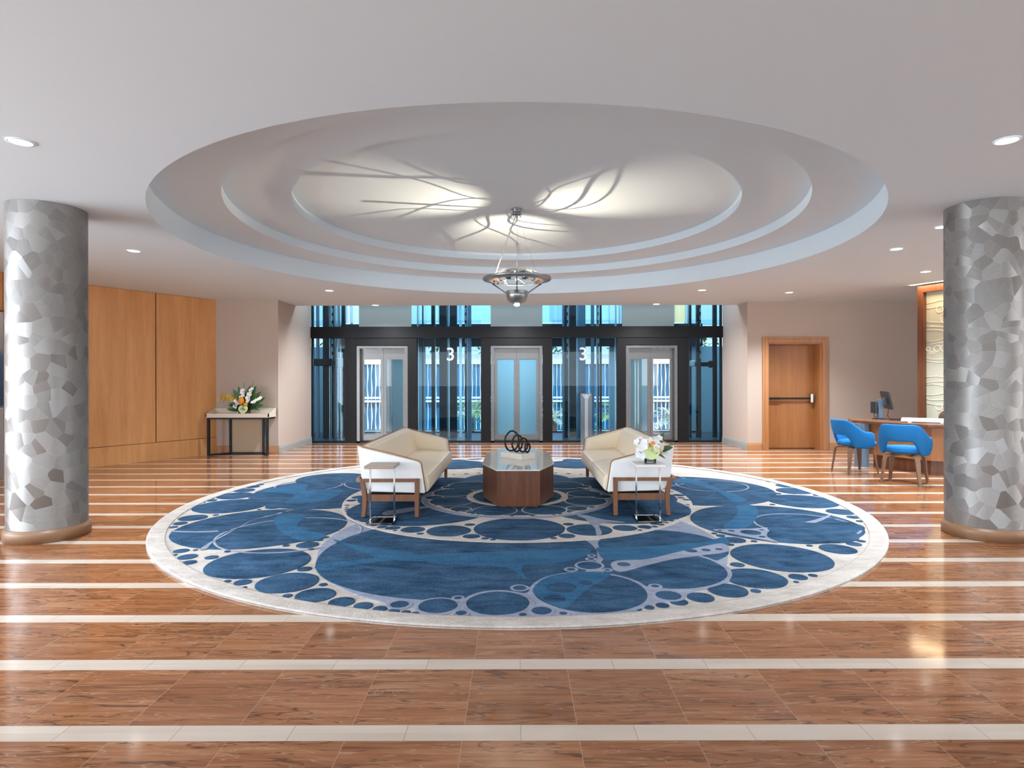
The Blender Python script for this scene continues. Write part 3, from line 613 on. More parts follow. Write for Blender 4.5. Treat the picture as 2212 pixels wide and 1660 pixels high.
RUG_INNER = [(-0.24,6.353,0.242),(-0.752,6.842,0.251),(-0.776,7.387,0.257),(-0.878,7.735,0.093),(-0.608,6.434,0.118),(-0.478,6.271,0.065),(-0.394,6.192,0.041),(-0.321,6.146,0.027),(-0.978,7.057,0.114),(-0.578,7.862,0.324),(0.285,6.379,0.239),(0.64,6.451,0.119),(0.778,6.832,0.239),(0.806,7.285,0.206),(1.001,7.106,0.115),(0.857,7.766,0.09),(0.805,6.501,0.042),(0.435,6.195,0.038),(0.376,6.14,0.027),(0.603,7.875,0.262)]
RUG_FOOT = [(0.02,6.205,0.088),(-0.094,6.107,0.037),(0.137,6.103,0.035)]
def rug():
    mb = MB(); Z0 = .012; st = .0013; NAVY, MID, GREY, CREAM = 0, 1, 2, 3
    def pad(c, lay, mi, h=.0025):
        x, y, r = c; z = Z0+lay*st; n = 160 if r > 1.2 else 96 if r > .5 else 48 if r > .12 else 20
        e = min(.012, r*.3)
        prof = [(r, z-.004), (r, z+h*.3), (r-e*.3, z+h*.75), (r-e, z+h), (r*.5, z+h)]
        vs = []; k = len(prof)
        for i in range(n):
            a = 2*PI*i/n; wob = 1+.006*math.sin(5*a+x*9)
            for q, zz in prof: vs.append((x+q*wob*math.cos(a), y+q*wob*math.sin(a), zz))
        fs = [(i*k+q, ((i+1) % n)*k+q, ((i+1) % n)*k+q+1, i*k+q+1) for i in range(n) for q in range(k-1)]
        fs.append(tuple(i*k+k-1 for i in range(n)))
        mb.add(vs, fs, mi, True)
    def patch(poly, lay, mi):
        # smooth the outline, then fill
        P = [Vector((*p, 0)) for p in poly]; n = len(P); out = []
        for i in range(n):
            a, b, c, d = P[i-1], P[i], P[(i+1) % n], P[(i+2) % n]
            for q in range(4):
                u = q/4; out.append(.5*((2*b)+(c-a)*u+(2*a-5*b+4*c-d)*u*u+(3*b-a-3*c+d)*u**3))
        z = Z0+lay*st+.0026; vs = [(p.x, p.y, z) for p in out]; fs = []
        for tri in tessellate_polygon([[Vector(v) for v in vs]]):
            (x0, y0, _), (x1, y1, _), (x2, y2, _) = [vs[i] for i in tri]
            fs.append(tri if (x1-x0)*(y2-y0)-(x2-x0)*(y1-y0) > 0 else tri[::-1])
        mb.add(vs, fs, mi)
    def ring(c, r0, r1, lay, mi, h=.004):
        z = Z0+lay*st; n = 200; vs = []
        for i in range(n):
            a = 2*PI*i/n
            for q, zz in ((r1, z-.012 if r1 > 3.7 else z-.003), (r1, z+h*.6), (r1-.012, z+h), (r0+.012, z+h), (r0, z+h*.6), (r0, z-.004)): vs.append((c[0]+q*math.cos(a), c[1]+q*math.sin(a), zz))
        mb.add(vs, [(i*6+q, ((i+1) % n)*6+q, ((i+1) % n)*6+q+1, i*6+q+1) for i in range(n) for q in range(5)], mi, True)
    c0 = (0, 7.1)
    mb.lathe([(3.73, .0005), (3.73, Z0), (0.001, Z0)], (0, 7.1, 0), 200, CREAM, False)
    pad(RUG_GREY_FIELD, 1, GREY)
    for i, c in enumerate(RUG_OUTER): pad(c, (2.4 if c[2] < .3 else 1.9)+.02*(i % 25), NAVY)
    for i, c in enumerate([RUG_BIG[0], (1.207, 5.03, .527)]+RUG_BIG[1:]):
        if i > 1: pad((c[0], c[1], c[2]+.028), 2.88+.04*i, GREY)
        pad(c, 2.9+.04*i, NAVY)
    for i, c in enumerate(RUG_PEBBLES): pad((c[0], c[1], c[2]+.014), 3.14+.03*i, GREY); pad(c, 3.155+.03*i, NAVY)
    for i, p in enumerate(RUG_MID): patch(p, 3.6+.02*i, MID)
    for i, p in enumerate(RUG_GREY): patch(p, 4.0+.03*i, GREY)
    for i, (x, y, r) in enumerate(((-1.62, 8.25, .72), (-2.75, 7.95, .42), (1.75, 8.4, .6), (2.55, 7.9, .45), (-2.05, 5.45, .62), (2.75, 5.75, .46))): ring((x, y), r-.012, r+.012, 3.85+.02*i, GREY, .0012)   # RUG_ARCS
    for i, c in enumerate(RUG_DOTS): pad(c, 4.3+.02*i, NAVY, .003)
    for i, c in enumerate(RUG_FAR): pad(c, 3.0+.03*i, NAVY)
    for i, c in enumerate([(-1.0, 9.9, .5), (.95, 9.9, .45), (-1.75, 9.3, .6), (1.75, 9.35, .6), (-2.6, 8.5, .5), (-.05, 9.75, .33)]): pad(c, 2.7+.03*i, NAVY)
    ring(c0, 3.585, 3.73, 4, CREAM)
    pad((0, 7.1, 2.0), 5.5, CREAM)
    for i, c in enumerate(RUG_LOBES+[(-1.05, 7.78, .77), (1.05, 7.78, .77), (0, 8.28, .76), (-1.25, 7.1, .62), (1.25, 7.1, .62)]): pad(c, 6.4+.03*i, NAVY)
    for i, c in enumerate(RUG_OVALS+RUG_FOOT): pad(c, 6.7+.02*(i % 20), NAVY)
    for i in range(26):                                # beads along the inner edge of the medallion, on both sides
        for s in (-1, 1):
            a = -PI/2+s*(.62+.055*i) if i < 14 else PI/2-s*(.3+.1*(i-14))
            pad((1.935*math.cos(a), 7.1+1.935*math.sin(a), .022+.012*((i*5) % 4)/3), 7.12+.01*i, NAVY)
    for i, p in enumerate(RUG_GREY_IN): patch(p, 7.45+.03*i, GREY)
    ring(c0, 1.03, 1.12, 7.65, GREY, .003)
    pad((0, 7.1, 1.045), 8.2, CREAM); pad((0, 7.1, .99), 8.6, NAVY)
    for i, c in enumerate(RUG_INNER): pad((c[0], c[1], c[2]+.012), 9.0+.02*i, CREAM, .002); pad((c[0], c[1], c[2]-.006), 9.4+.02*i, NAVY, .002)
    for i in range(30):
        a = 2*PI*i/30+.05; pad((1.0*math.cos(a), 7.1+1.0*math.sin(a), .03+.012*(i % 3)/2), 9.0, CREAM, .002); pad((1.0*math.cos(a), 7.1+1.0*math.sin(a), .018+.012*(i % 3)/2), 9.4, NAVY, .002)
    pad((0, 7.14, .52), 10.2, NAVY); ring((0, 7.14), .52, .60, 10.2, CREAM, .004)
    return mb
tag(rug().build('rug', [M['wool_n'], M['wool_m'], M['wool_g'], M['wool_c']]), 'large round navy rug with cream circle outlines under the sofas', 'rug')
ZR = .030     # top of the pile under the furniture
# ------------------------------------------------------------------ coffee table and what stands on it
t = thing('coffee_table', 'long octagonal walnut coffee table with glossy pale glass top', 'table', (.01, 7.46, ZR))
hx, hf, ys = .408, .231, (6.45, 6.95, 7.97, 8.47)
def octo(g): return [(-hf-g*.4, ys[0]-7.46-g), (hf+g*.4, ys[0]-7.46-g), (hx+g, ys[1]-7.46-g*.4), (hx+g, ys[2]-7.46+g*.4), (hf+g*.4, ys[3]-7.46+g), (-hf-g*.4, ys[3]-7.46+g), (-hx-g, ys[2]-7.46+g*.4), (-hx-g, ys[1]-7.46-g*.4)]
MB().prism(octo(-.0), 'z', .026, .398).build('body', M['walnut'], t)
MB().prism(octo(-.05), 'z', 0, .026).build('plinth', M['walnut'], t)
MB().prism(octo(.006), 'z', .398, .411, 0, .002).build('top', M['taupe_g'], t)
ZT = ZR+.411
b = MB(); c0 = Vector((.05, 7.21, 0)); u = Vector((-.258, .26, 0)); v = Vector((.17, .155, 0)); cc = c0+(u+v)*.5
b.obox((cc.x, cc.y, ZT+.0365), u*.5, v*.5, Vector((0, 0, .036)), 0, .004)
blk = thing('sculpture', 'dark bronze sculpture of four shrinking rings on a white marble block', 'sculpture', (cc.x, cc.y, ZT))
b.build('marble_block', M['stone'], blk, True)
zb = ZT+.073
def ring_obj(px, cz_px, rx, y, yaw, rough=.006):
    x = (px-1117)*y/1300; R = rx; pts = []; n = 40
    for i in range(n):
        a = 2*PI*i/n; wob = 1+.02*math.sin(5*a+px)
        pts.append(Vector((x+R*wob*math.cos(a)*math.cos(yaw), y+R*wob*math.cos(a)*math.sin(yaw), zb+R+.0105+R*wob*math.sin(a))))
    MB().tube(pts, [.011*(1+.18*math.sin(i*2.3)) for i in range(n)], 8, 0, True).build('ring', M['bronze'], blk, True)
ring_obj(1105.5, 0, .122, 7.48, .80); ring_obj(1117, 0, .100, 7.42, .9); ring_obj(1130, 0, .083, 7.37, .85); ring_obj(1139, 0, .056, 7.33, 1.0)

# ------------------------------------------------------------------ sofas (local: back towards -x, long side along y)
def sofa(lab, x, y, s):
    t = thing('sofa', lab, 'sofa', (x, y, ZR), group='cream leather sofas on the rug')
    L = 1.215; fx = lambda p: [(s*a, b) for a, b in p]
    # white outer shell: two arms and the back
    arm = fx([(-.335, .705), (.275, .552), (.303, .53), (.345, .255), (.345, .232), (-.20, .248), (-.262, .285), (-.298, .40)])
    sh = MB()
    for q in (-1, 1):
        ya, yb = (-L, -L+.03) if q < 0 else (L-.03, L)
        sh.prism(arm, 'y', ya, yb, 0, .012, 3)
    back = fx([(-.338, .708), (-.300, .705), (-.262, .40), (-.225, .29), (-.20, .248), (-.255, .275), (-.298, .38)])
    sh.prism(back, 'y', -L+.028, L-.028, 0, .006)
    sh.build('outer_shell', M['white_l'], t)
    # cream upholstery lining: arms and back
    ia = fx([(-.30, .692), (.265, .541), (.292, .515), (.328, .27), (.32, .25), (-.20, .262), (-.25, .40)])
    for q in (-1, 1):
        ya, yb = (-L+.031, -L+.115) if q < 0 else (L-.115, L-.031)
        MB().prism(ia, 'y', ya, yb, 0, .02, 3).build('arm_pad', M['tan_l'], t)
    ib = fx([(-.302, .70), (-.262, .712), (-.215, .69), (-.10, .42), (-.12, .30), (-.22, .30), (-.262, .42)])
    MB().prism(ib, 'y', -L+.10, L-.10, 0, .02, 3).build('back_pad', M['tan_l'], t)
    for q in (-1, 1):
        ya, yb = sorted((q*.002, q*(L-.117)))
        MB().prism(fx([(-.12, .40), (-.1, .425), (.25, .405), (.345, .388), (.366, .365), (.372, .25), (.35, .222), (-.12, .25)]), 'y', ya, yb, 0, .018, 3).build('seat_cushion', M['tan_l'], t)
    MB().box(-.2 if s > 0 else -.3, .3 if s > 0 else .2, -L+.12, L-.12, .19, .225).build('seat_deck', M['black'], t)
    # piping along the arm edges and the top of the back
    for q in (-1, 1):
        e = [(-.332, .71), (0, .632), (.273, .557), (.294, .545), (.306, .527), (.328, .39), (.347, .25)]
        MB().tube([(s*a, q*(L-.031), b+.002) for a, b in e], .0055, 6).build('piping', M['piping'], t)
    MB().tube([(-s*.315, -L+.03, .711), (-s*.315, L-.03, .711)], .005, 6).build('piping', M['piping'], t)
    # wooden frame: rail round the ends and the back, four legs, lower stretchers
    fr = MB(); xb = -.34
    pts = [(.27, -L-.022)]+[(-.30, -L-.022), (-.328, -L-.012), (-.342, -L+.02)]+[(-.342, L-.02), (-.328, L+.012), (-.30, L+.022)]+[(.27, L+.022)]
    vs = []; k = len(pts)
    for i, (px, py) in enumerate(pts):
        t0 = Vector((pts[min(i+1, k-1)][0]-pts[max(i-1, 0)][0], pts[min(i+1, k-1)][1]-pts[max(i-1, 0)][1], 0)).normalized(); n = Vector((t0.y, -t0.x, 0))
        for d_, z in ((-.016, .352), (.016, .352), (.016, .384), (-.016, .384)): vs.append((s*(px+n.x*d_), py+n.y*d_, z))
    fr.add(vs, [(i*4+q, i*4+(q+1) % 4, i*4+4+(q+1) % 4, i*4+4+q) for i in range(k-1) for q in range(4)]+[(0, 1, 2, 3), ((k-1)*4+3, (k-1)*4+2, (k-1)*4+1, (k-1)*4)])
    fr.build('frame_rail', M['leg'], t)
    st = MB()
    for q in (-1, 1): st.box(*sorted((-s*.27, s*.26)), *sorted((q*(L-.02), q*(L+.012))), .155, .222)
    for xx in (.255, -.262): st.box(*sorted((s*xx, s*(xx+.025))), -L, L, .155, .205)
    st.build('stretcher', M['leg'], t)
    for q in (-1, 1):
        MB().prism([(s*.246, 0), (s*.286, 0), (s*.293, .384), (s*.246, .384)], 'y', *sorted((q*(L-.02), q*(L+.03))), 0, .003).build('leg', M['leg'], t)
        prof = [(-.290, 0), (-.252, 0), (-.238, .10), (-.235, .20), (-.25, .30), (-.27, .37), (-.31, .37), (-.292, .29), (-.278, .20), (-.280, .10)]
        MB().prism([(s*a, b) for a, b in prof], 'y', *sorted((q*(L-.02), q*(L+.03))), 0, .003).build('leg', M['leg'], t)
    return t
sofa('cream and white leather sofa left of the coffee table, facing right', -1.275, 7.275, 1)
sofa('cream and white leather sofa right of the coffee table, facing left', 1.262, 7.325, -1)

# ------------------------------------------------------------------ slim side tables at the sofa ends
def side_table(lab, x, y, top, tl):
    t = thing('side_table', lab, 'table', (x, y, ZR), group='slim chrome side tables')
    w, d = .125, .143
    fr = MB()
    for yy in (-d, d-.014): fr.box(-w, w, yy, yy+.014, 0, .014)
    for xx in (-w, w-.014): fr.box(xx, xx+.014, -d+.014, d-.014, 0, .014)
    fr.build('base_frame', M['chrome'], t)
    MB().box(-w+.014, w-.014, -d+.014, d-.014, .004, .011).build('base_plate', M['blackglass'], t)
    for xx in (-w, w-.016): MB().box(xx, xx+.016, -.008, .008, .014, .528).build('upright', M['chrome'], t)
    tag(MB().box(-w-.018, w+.018, -d, d, .528, .556, 0, .004).build('top', M[top], t), tl)
    return t
side_table('slim chrome side table with empty wood top beside the left sofa', -1.315, 5.865, 'walnut_pale', 'pale brown wood top')
side_table('slim chrome side table with white top under the flowers', 1.287, 5.925, 'stone', 'white marble top')

# ------------------------------------------------------------------ flowers
def petal_disc(mb, c, nrm, r, k=5, mi=0, w=.75, cup=.25):
    c = Vector(c); nrm = Vector(nrm).normalized(); u = nrm.orthogonal().normalized(); w_ = nrm.cross(u)
    for i in range(k):
        a = 2*PI*i/k+c.x*31; d = u*math.cos(a)+w_*math.sin(a)
        leaf_blade(mb, c, d+nrm*cup, nrm, r, r*w, 0, 3, mi, .2)
    return mb
def anthurium(c, nrm, r, parent, name='anthurium'):
    c = Vector(c); nrm = Vector(nrm).normalized(); up = Vector((0, 0, 1)); side = nrm.cross(up).normalized(); up = side.cross(nrm)
    mb = MB(); n = 28; vs = [c-nrm*.012]
    for ring_ in (.55, 1):
        for i in range(n):
            a = 2*PI*i/n; q = math.sin(a); rr = r*ring_*(.78+.24*abs(math.cos(a))-.30*max(0, q)**10+.30*max(0, -q)**4)
            vs.append(c+side*(rr*math.cos(a))+up*(rr*q)+nrm*(.02*ring_*math.cos(3*a)*r*3-.03*r*ring_**2))
    fs = [(0, 1+i, 1+(i+1) % n) for i in range(n)]+[(1+i, 1+n+i, 1+n+(i+1) % n, 1+(i+1) % n) for i in range(n)]
    mb.add(vs, fs, 0, True).build(name, M['lime'], parent, True)
    MB().tube([c, c+nrm*.02+up*.02, c+nrm*.035+up*r*.75], [.006, .006, .003], 6).build('spadix', M['yellow_p'], parent, True)
def bouquet_small(x, y, z):
    t = thing('flower_arrangement', 'low bouquet with orange and lime blooms on the white-topped side table', 'flowers', (x, y, z))
    MB().lathe([(.0, .001), (.055, .001), (.058, .004), (.058, .115), (.053, .115), (.053, .012), (.0, .012)], (x, y, z), 28).build('vase', M['glass'], t, True)
    rnd = random.Random(5)
    st = MB()
    for i in range(12):
        a = rnd.uniform(0, 2*PI); st.tube([(x+.035*math.cos(a), y+.035*math.sin(a), z+.015), (x-.03*math.cos(a), y-.03*math.sin(a), z+.13)], .0035, 5)
    leaf = MB()
    for i in range(26):
        a = rnd.uniform(0, 2*PI); e = rnd.uniform(-.2, .9)
        leaf_blade(leaf, (x+.03*math.cos(a), y+.03*math.sin(a), z+.11), (math.cos(a)*math.cos(e), math.sin(a)*math.cos(e), math.sin(e)), (0, 0, 1), rnd.uniform(.09, .16), .05, .2)
    leaf_blade(leaf, (x+.05, y, z+.15), (.45, -.1, .85), (0, -1, 0), .17, .07, .0); leaf_blade(leaf, (x+.08, y, z+.12), (.9, -.2, .35), (0, -1, .3), .15, .06, .1)
    st.build('stems', M['stem'], t, True); leaf.build('foliage', M['leaf'], t, True)
    wh = MB()
    for i in range(38):
        a = rnd.uniform(.5, 1.6)*PI if i < 22 else rnd.uniform(0, 2*PI); r = rnd.uniform(.06, .13); zz = z+rnd.uniform(.08, .26)-max(0, r-.1)
        c = Vector((x+r*math.cos(a), y+r*.8*math.sin(a), zz)); petal_disc(MB(), c, c-Vector((x, y, z+.1))+Vector((0, -.12, 0)), .040, 5, 0, .95).build('white_orchid', M['white_p'], t, True)
    pk = MB()
    for i in range(9):
        c = Vector((x+.08+rnd.uniform(-.03, .05), y-.05+rnd.uniform(-.03, .03), z+.14+rnd.uniform(-.04, .06))); petal_disc(pk, c, (.5, -1, .4), .034, 6)
    pk.build('blush_blooms', M['pink_p'], t, True)
    MB().ball((x+.015, y-.06, z+.185), .042, 0, (1, 1, .85)).build('orange_bloom', M['orange'], t, True)
    anthurium((x-.01, y-.115, z+.125), (-.15, -1, .45), .074, t)
bouquet_small(1.305, 5.905, ZR+.557)

# ------------------------------------------------------------------ console table with the tall arrangement, left
t = thing('console_table', 'putty tray-top console table on a black frame against the taupe wall', 'table', (-5.21, 11.35, 0))
X0, X1, Ya, Yb_ = -5.80, -4.625, 11.20, 11.56
tr = MB(); tr.box(X0+.02, X1-.02, Ya+.01, Yb_-.01, .715, .732)
def rim(x0, y0, x1, y1, za, zb, th):
    a = Vector((x0, y0, 0)); b = Vector((x1, y1, 0)); n = Vector((-(b-a).normalized().y, (b-a).normalized().x, 0))*th; vs = []
    for p, z in ((a, za), (b, zb)):
        for q, zz in ((Vector(), .715), (n, .735), (n*.7, z), (Vector(), z)): vs.append((p.x+q.x, p.y+q.y, zz))
    tr.add(vs, [(0, 4, 5, 1), (1, 5, 6, 2), (2, 6, 7, 3), (3, 7, 4, 0), (0, 1, 2, 3), (7, 6, 5, 4)])
rim(X0, Ya, X1, Ya, .79, .79, .02)
for xx, th in ((X0, -.02), (X1, .02)):
    ys_ = [Ya+.0, Ya+.12, Ya+.22, Ya+.30, Yb_]; zs = [.79, .80, .835, .868, .875]
    for i in range(4): rim(xx, ys_[i], xx, ys_[i+1], zs[i], zs[i+1], th)
rim(X1, Yb_, X0, Yb_, .875, .875, .02)
tr.build('tray_top', M['putty'], t, True)
fr = MB(); w_ = .042
fr.box(X0+.02, X1-.02, Ya+.01, Ya+.01+w_, .685, .715); fr.box(X0+.02, X0+.02+w_, Ya+.01+w_, Yb_-.02, .685, .715); fr.box(X1-.02-w_, X1-.02, Ya+.01+w_, Yb_-.02, .685, .715)
fr.build('frame', M['black'], t, True)
for xx in (X0+.02, X1-.02-w_): MB().box(xx, xx+w_, Ya+.01, Ya+.01+w_, 0, .684).build('leg', M['black'], t, True)
for xx in (-5.50, -4.87): MB().box(xx, xx+w_*.9, Yb_-.07, Yb_-.04, 0, .684).build('leg', M['black'], t, True)
br = MB()
for sgn, xa, xb in ((1, X0+.04, -5.48), (-1, X1-.04, -4.85)): br.obox(((xa+xb)/2, (Ya+.03+Yb_-.055)/2, .016), Vector((xb-xa, Yb_-.085-Ya, 0))*.5, Vector((-(Yb_-.085-Ya), xb-xa, 0)).normalized()*.018, Vector((0, 0, .016)))
br.box(-5.50, -4.84, Yb_-.07, Yb_-.04, 0, .032)
br.build('floor_bar', M['black'], t, True)
tag(MB().box(-5.455, -4.875, Yb_-.035, Yb_-.005, .035, .70).build('back_panel', M['tanpanel'], t, True), 'tan upholstered back panel')
def bouquet_tall(x, y, z):
    t = thing('flower_arrangement', 'tall arrangement of white and orange flowers on the console table', 'flowers', (x, y, z))
    MB().lathe([(0, 0), (.10, 0), (.105, .004), (.105, .14), (.098, .14), (.098, .01), (0, .01)], (x, y, z), 28).build('vase', M['dark_vase'], t, True)
    rnd = random.Random(11); c = Vector((x, y, z+.15)); leaf = MB(); st = MB()
    for i in range(26):
        a = rnd.uniform(0, 2*PI); e = rnd.uniform(-.05, .9)
        d_ = Vector((math.cos(a)*math.cos(e), .55*math.sin(a)*math.cos(e)-.15, math.sin(e))); leaf_blade(leaf, c+Vector((.05*math.cos(a), .02*math.sin(a), 0)), d_, (0, -.4, 1), rnd.uniform(.20, .32)*min(1, d_.length), .085, .2)
    for dx, dz, L in ((.75, .75, .42), (.85, .45, .42), (.55, 1, .46), (-.2, 1, .40), (.3, 1, .42), (-.45, .9, .38), (.95, .2, .34), (-.75, .02, .24), (-.5, .25, .24), (-.8, .0, .28)):
        leaf_blade(leaf, c, (dx, -.12, dz), (0, -1, .2), L*1.15, .125, .05)
    leaf.build('foliage', M['leaf'], t, True)
    for dx, L in ((-.95, .42), (-.8, .46), (-.6, .5), (.7, .5)):
        pts = [c+Vector((dx*L*f, -.03, L*1.0*f-.30*f*f*f*(1 if dx < 0 else .2))) for f in [q/8 for q in range(9)]]; st.tube(pts, .004, 5)
    gl = MB(); gs = MB()
    for (x0, z0, x1, z1) in ((-.03, .24, .02, .60), (.09, .27, .20, .62)):
        a = c+Vector((x0, -.06, z0-.13)); b = c+Vector((x1, -.04, z1-.10)); gs.tube([c, a, b], [.006, .006, .003], 6)
        for q in range(16):
            f = q/15; p = a.lerp(b, f*.62)+Vector((rnd.uniform(-.025, .025), -.02, rnd.uniform(-.01, .01))); petal_disc(gl, p, (rnd.uniform(-.5, .5), -1, .2), .048*(1-.35*f), 5)
        for q in range(8):
            p = a.lerp(b, .66+.34*q/7); gs.ball(p, .012*(1-.08*q), 0, (1, 1, 1.6), 1)
    for q in range(9):
        p = c+Vector((.18+.02*q, -.08, .10+.012*q+rnd.uniform(-.015, .015))); petal_disc(gl, p, (.3, -1, .4), .035)
    for q in range(7):
        p = c+Vector((-.12+rnd.uniform(-.03, .03), -.1, .02+.02*q)); petal_disc(gl, p, (-.2, -1, .3), .036)
    gs.build('buds', M['stem'], t, True); gl.build('white_gladioli', M['white_p'], t, True); st.build('grass_stems', M['stem'], t, True)
    yl = MB(); og = MB()
    for q in range(26):
        f = q/25; p = c+Vector((-.10-.34*f+rnd.uniform(-.02, .02), -.07, .13+.09*math.sin(f*2.2)+rnd.uniform(-.05, .05)))
        (petal_disc(yl, p, (rnd.uniform(-.6, .2), -1, .3), .040, 5, 0, .45) if q % 3 else MB().ball(p, .022, 0, (1, 1, .9), 1).build('orange_bud', M['orange'], t, True))
    yl.build('yellow_green_orchids', M['yellow_p'], t, True)
    pass
    MB().ball(c+Vector((-.005, -.12, .15)), .055, 0, (.9, .9, 1.35)).build('orange_bloom', M['orange'], t, True)
    MB().ball(c+Vector((.07, -.12, .075)), .042, 0, (1, 1, .8)).build('orange_bloom', M['orange'], t, True)
    anthurium(c+Vector((.03, -.13, .0)), (0, -1, .15), .085, t)
bouquet_tall(-5.14, 11.345, .733)

# ------------------------------------------------------------------ call post before the lifts
t = thing('call_post', 'freestanding steel lift call post behind the right sofa', 'post', (1.497, 13.08, 0))
MB().box(-.122, .122, -.03, .03, 0, 1.115).build('back_plate', M['post_steel'], t)
MB().box(-.036, .036, -.055, -.031, .01, .985).build('spine', M['pewter'], t)
MB().prism([(-.036, .985), (.036, .985), (.10, 1.095), (-.10, 1.095)], 'y', -.062, -.031).build('button_head', M['pewter'], t)
for xx in (-.017, .017):
    for zz in (1.025, 1.065): MB().box(xx-.006, xx+.006, -.066, -.0625, zz-.009, zz+.009, 0, .002).build('button', M['paper'], t)
# ------------------------------------------------------------------ blue armchairs at the desk (local: facing +y)
def armchair(lab, x, y, rz):
    t = thing('armchair', lab, 'chair', (x, y, 0), rz, 'blue armchairs at the desk')
    sm = lambda a, b, v: (lambda f: f*f*(3-2*f))(min(1, max(0, (v-a)/(b-a))))
    nT, nV = 44, 9; outer = []; inner = []
    for i in range(nT+1):
        th = (-112+224*i/nT)*PI/180; at = abs(th)*180/PI
        k = sm(30, 84, at); top = .805*(1-k)+.635*k - .03*sm(98, 112, at)
        kb = sm(26, 56, at); bot = .572*(1-kb)+.385*kb+.03*sm(100, 112, at)
        for j in range(nV+1):
            f = j/nV; z = bot+(top-bot)*f; fl = .075*((z-.38)/.42)*(1-.45*k); bul = 1+.05*math.sin(PI*f)
            a, b = .262*bul+fl, .245+fl*1.15
            p = Vector((a*math.sin(th), -b*math.cos(th)+.03, z)); n = Vector((math.sin(th), -math.cos(th), -.12)).normalized()
            th_ = .026*(.55+.45*math.sin(PI*min(1, max(0, .12+.76*f))))
            outer.append(p+n*th_); inner.append(p-n*th_)
    R = nV+1; N = len(outer); vs = outer+inner; fs = []
    for i in range(nT):
        for j in range(nV):
            q = (i*R+j, (i+1)*R+j, (i+1)*R+j+1, i*R+j+1); fs.append(q); fs.append(tuple(N+v for v in q[::-1]))
        for j in (0, nV):
            a, b = i*R+j, (i+1)*R+j; f = (a, b, N+b, N+a); fs.append(f if j == nV else f[::-1])
    for i in (0, nT):
        for j in range(nV): a, b = i*R+j, i*R+j+1; fs.append((a, b, N+b, N+a) if i == 0 else (b, a, N+a, N+b))
    MB().add(vs, fs, 0, True).build('back_shell', M['blue_f'], t, subsurf=1)
    prof = [(0, .405), (.20, .405), (.245, .415), (.262, .44), (.258, .468), (.23, .488), (.15, .497), (0, .50)]
    bm = bmesh.new(); mb = MB().lathe(prof, n=40)
    mb.v = [(vx*1.0*(1+.07*min(1, max(0, vy*4))), vy*1.0+.03, vz) for vx, vy, vz in mb.v]; bm.free()
    mb.build('seat', M['blue_f'], t)
    MB().lathe([(.0, .385), (.15, .385), (.16, .392), (.16, .404), (0, .404)], n=24).build('seat_plate', M['leg2'], t)
    for a in (45, 135, 225, 315):
        d = Vector((math.cos(a*PI/180), math.sin(a*PI/180), 0)); s_ = Vector((-d.y, d.x, 0)); pts = [(.06, .378), (.15, .378), (.225, .374), (.258, .355), (.272, .31), (.285, .20), (.315, 0)]; wd = [.026, .03, .034, .034, .032, .026, .016]; th = [.010]*7
        vs = []
        for q, (r, z) in enumerate(pts):
            r0, z0 = pts[max(0, q-1)]; r1, z1 = pts[min(6, q+1)]; tx, tz = r1-r0, z1-z0; L = math.hypot(tx, tz); nx, nz = -tz/L, tx/L
            if q == 6: nx, nz = 1, 0
            for ws, ts in ((-1, -1), (1, -1), (1, 1), (-1, 1)): vs.append(d*(r+nx*ts*th[q])+s_*(ws*wd[q])+Vector((0, 0, max(0, z+nz*ts*th[q]+(0 if q < 6 else 0)))))
        MB().add(vs, [(q*4+i, q*4+(i+1) % 4, q*4+4+(i+1) % 4, q*4+4+i) for q in range(6) for i in range(4)]+[(3, 2, 1, 0), (24, 25, 26, 27)]).build('leg', M['leg2'], t)
armchair('blue armchair farther from the right column, its arm side towards the rug', 5.10, 9.10, -PI/2+.05)
armchair('blue armchair nearer the right column, its open back towards the rug', 5.262, 8.18, -PI/4)

# ------------------------------------------------------------------ desk and what stands on it
t = thing('reception_desk', 'walnut-topped desk with blue-grey end panel beside the right column', 'desk', (6.2, 9.4, 0))
top = [(5.47, 9.83), (5.98, 8.76), (6.95, 8.36), (7.02, 8.72), (6.42, 9.40), (6.42, 9.90), (6.10, 10.25), (5.62, 10.22)]
MB().prism(top, 'z', .695, .74, 0, .004).build('top', M['walnut_x'], t, True)
bod = [(5.66, 9.70), (6.10, 8.86), (6.93, 8.52), (6.96, 8.60), (6.18, 8.96), (5.78, 9.74)]
MB().prism(bod, 'z', .20, .695).build('front_panel', M['maple_dark'], t, True)
MB().prism([(5.72, 9.66), (6.13, 8.92), (6.93, 8.58), (6.95, 8.62), (6.2, 8.98), (5.80, 9.69)], 'z', 0, .20).build('plinth', M['walnut'], t, True)
e = MB().box(5.445, 5.635, 9.64, 9.72, 0, .695); e.box(5.46, 5.505, 9.635, 9.6395, .02, .68).box(5.515, 5.62, 9.635, 9.6395, .02, .68)
tag(e.build('end_panel', M['blue_steel'], t, True), 'blue-grey steel end panel')
t = thing('computer_monitor', 'black monitor on a post stand at the far end of the desk', 'monitor', (6.06, 10.05, .741))
MB().box(5.97, 6.15, 9.98, 10.12, .741, .752).build('base', M['blk'], t, True)
MB().box(6.025, 6.095, 10.03, 10.09, .752, 1.065, 0, .004).build('post', M['blue_steel'], t, True)
mb = MB(); u = Vector((.28, .96, 0)).normalized(); n = Vector((.93, -.30, .22)).normalized(); w_ = n.cross(u).normalized(); u = w_.cross(n)
mb.obox((6.20, 10.10, 1.055), u*.24, w_*.150, n*.016, 0, .006)
mb.build('screen', M['blk'], t, True)
MB().obox((6.165, 10.09, 1.04), u*.05, w_*.06, n*.018).tube([(6.08, 10.06, 1.03), (6.17, 10.09, 1.04)], .014).build('mount', M['blue_steel'], t, True)
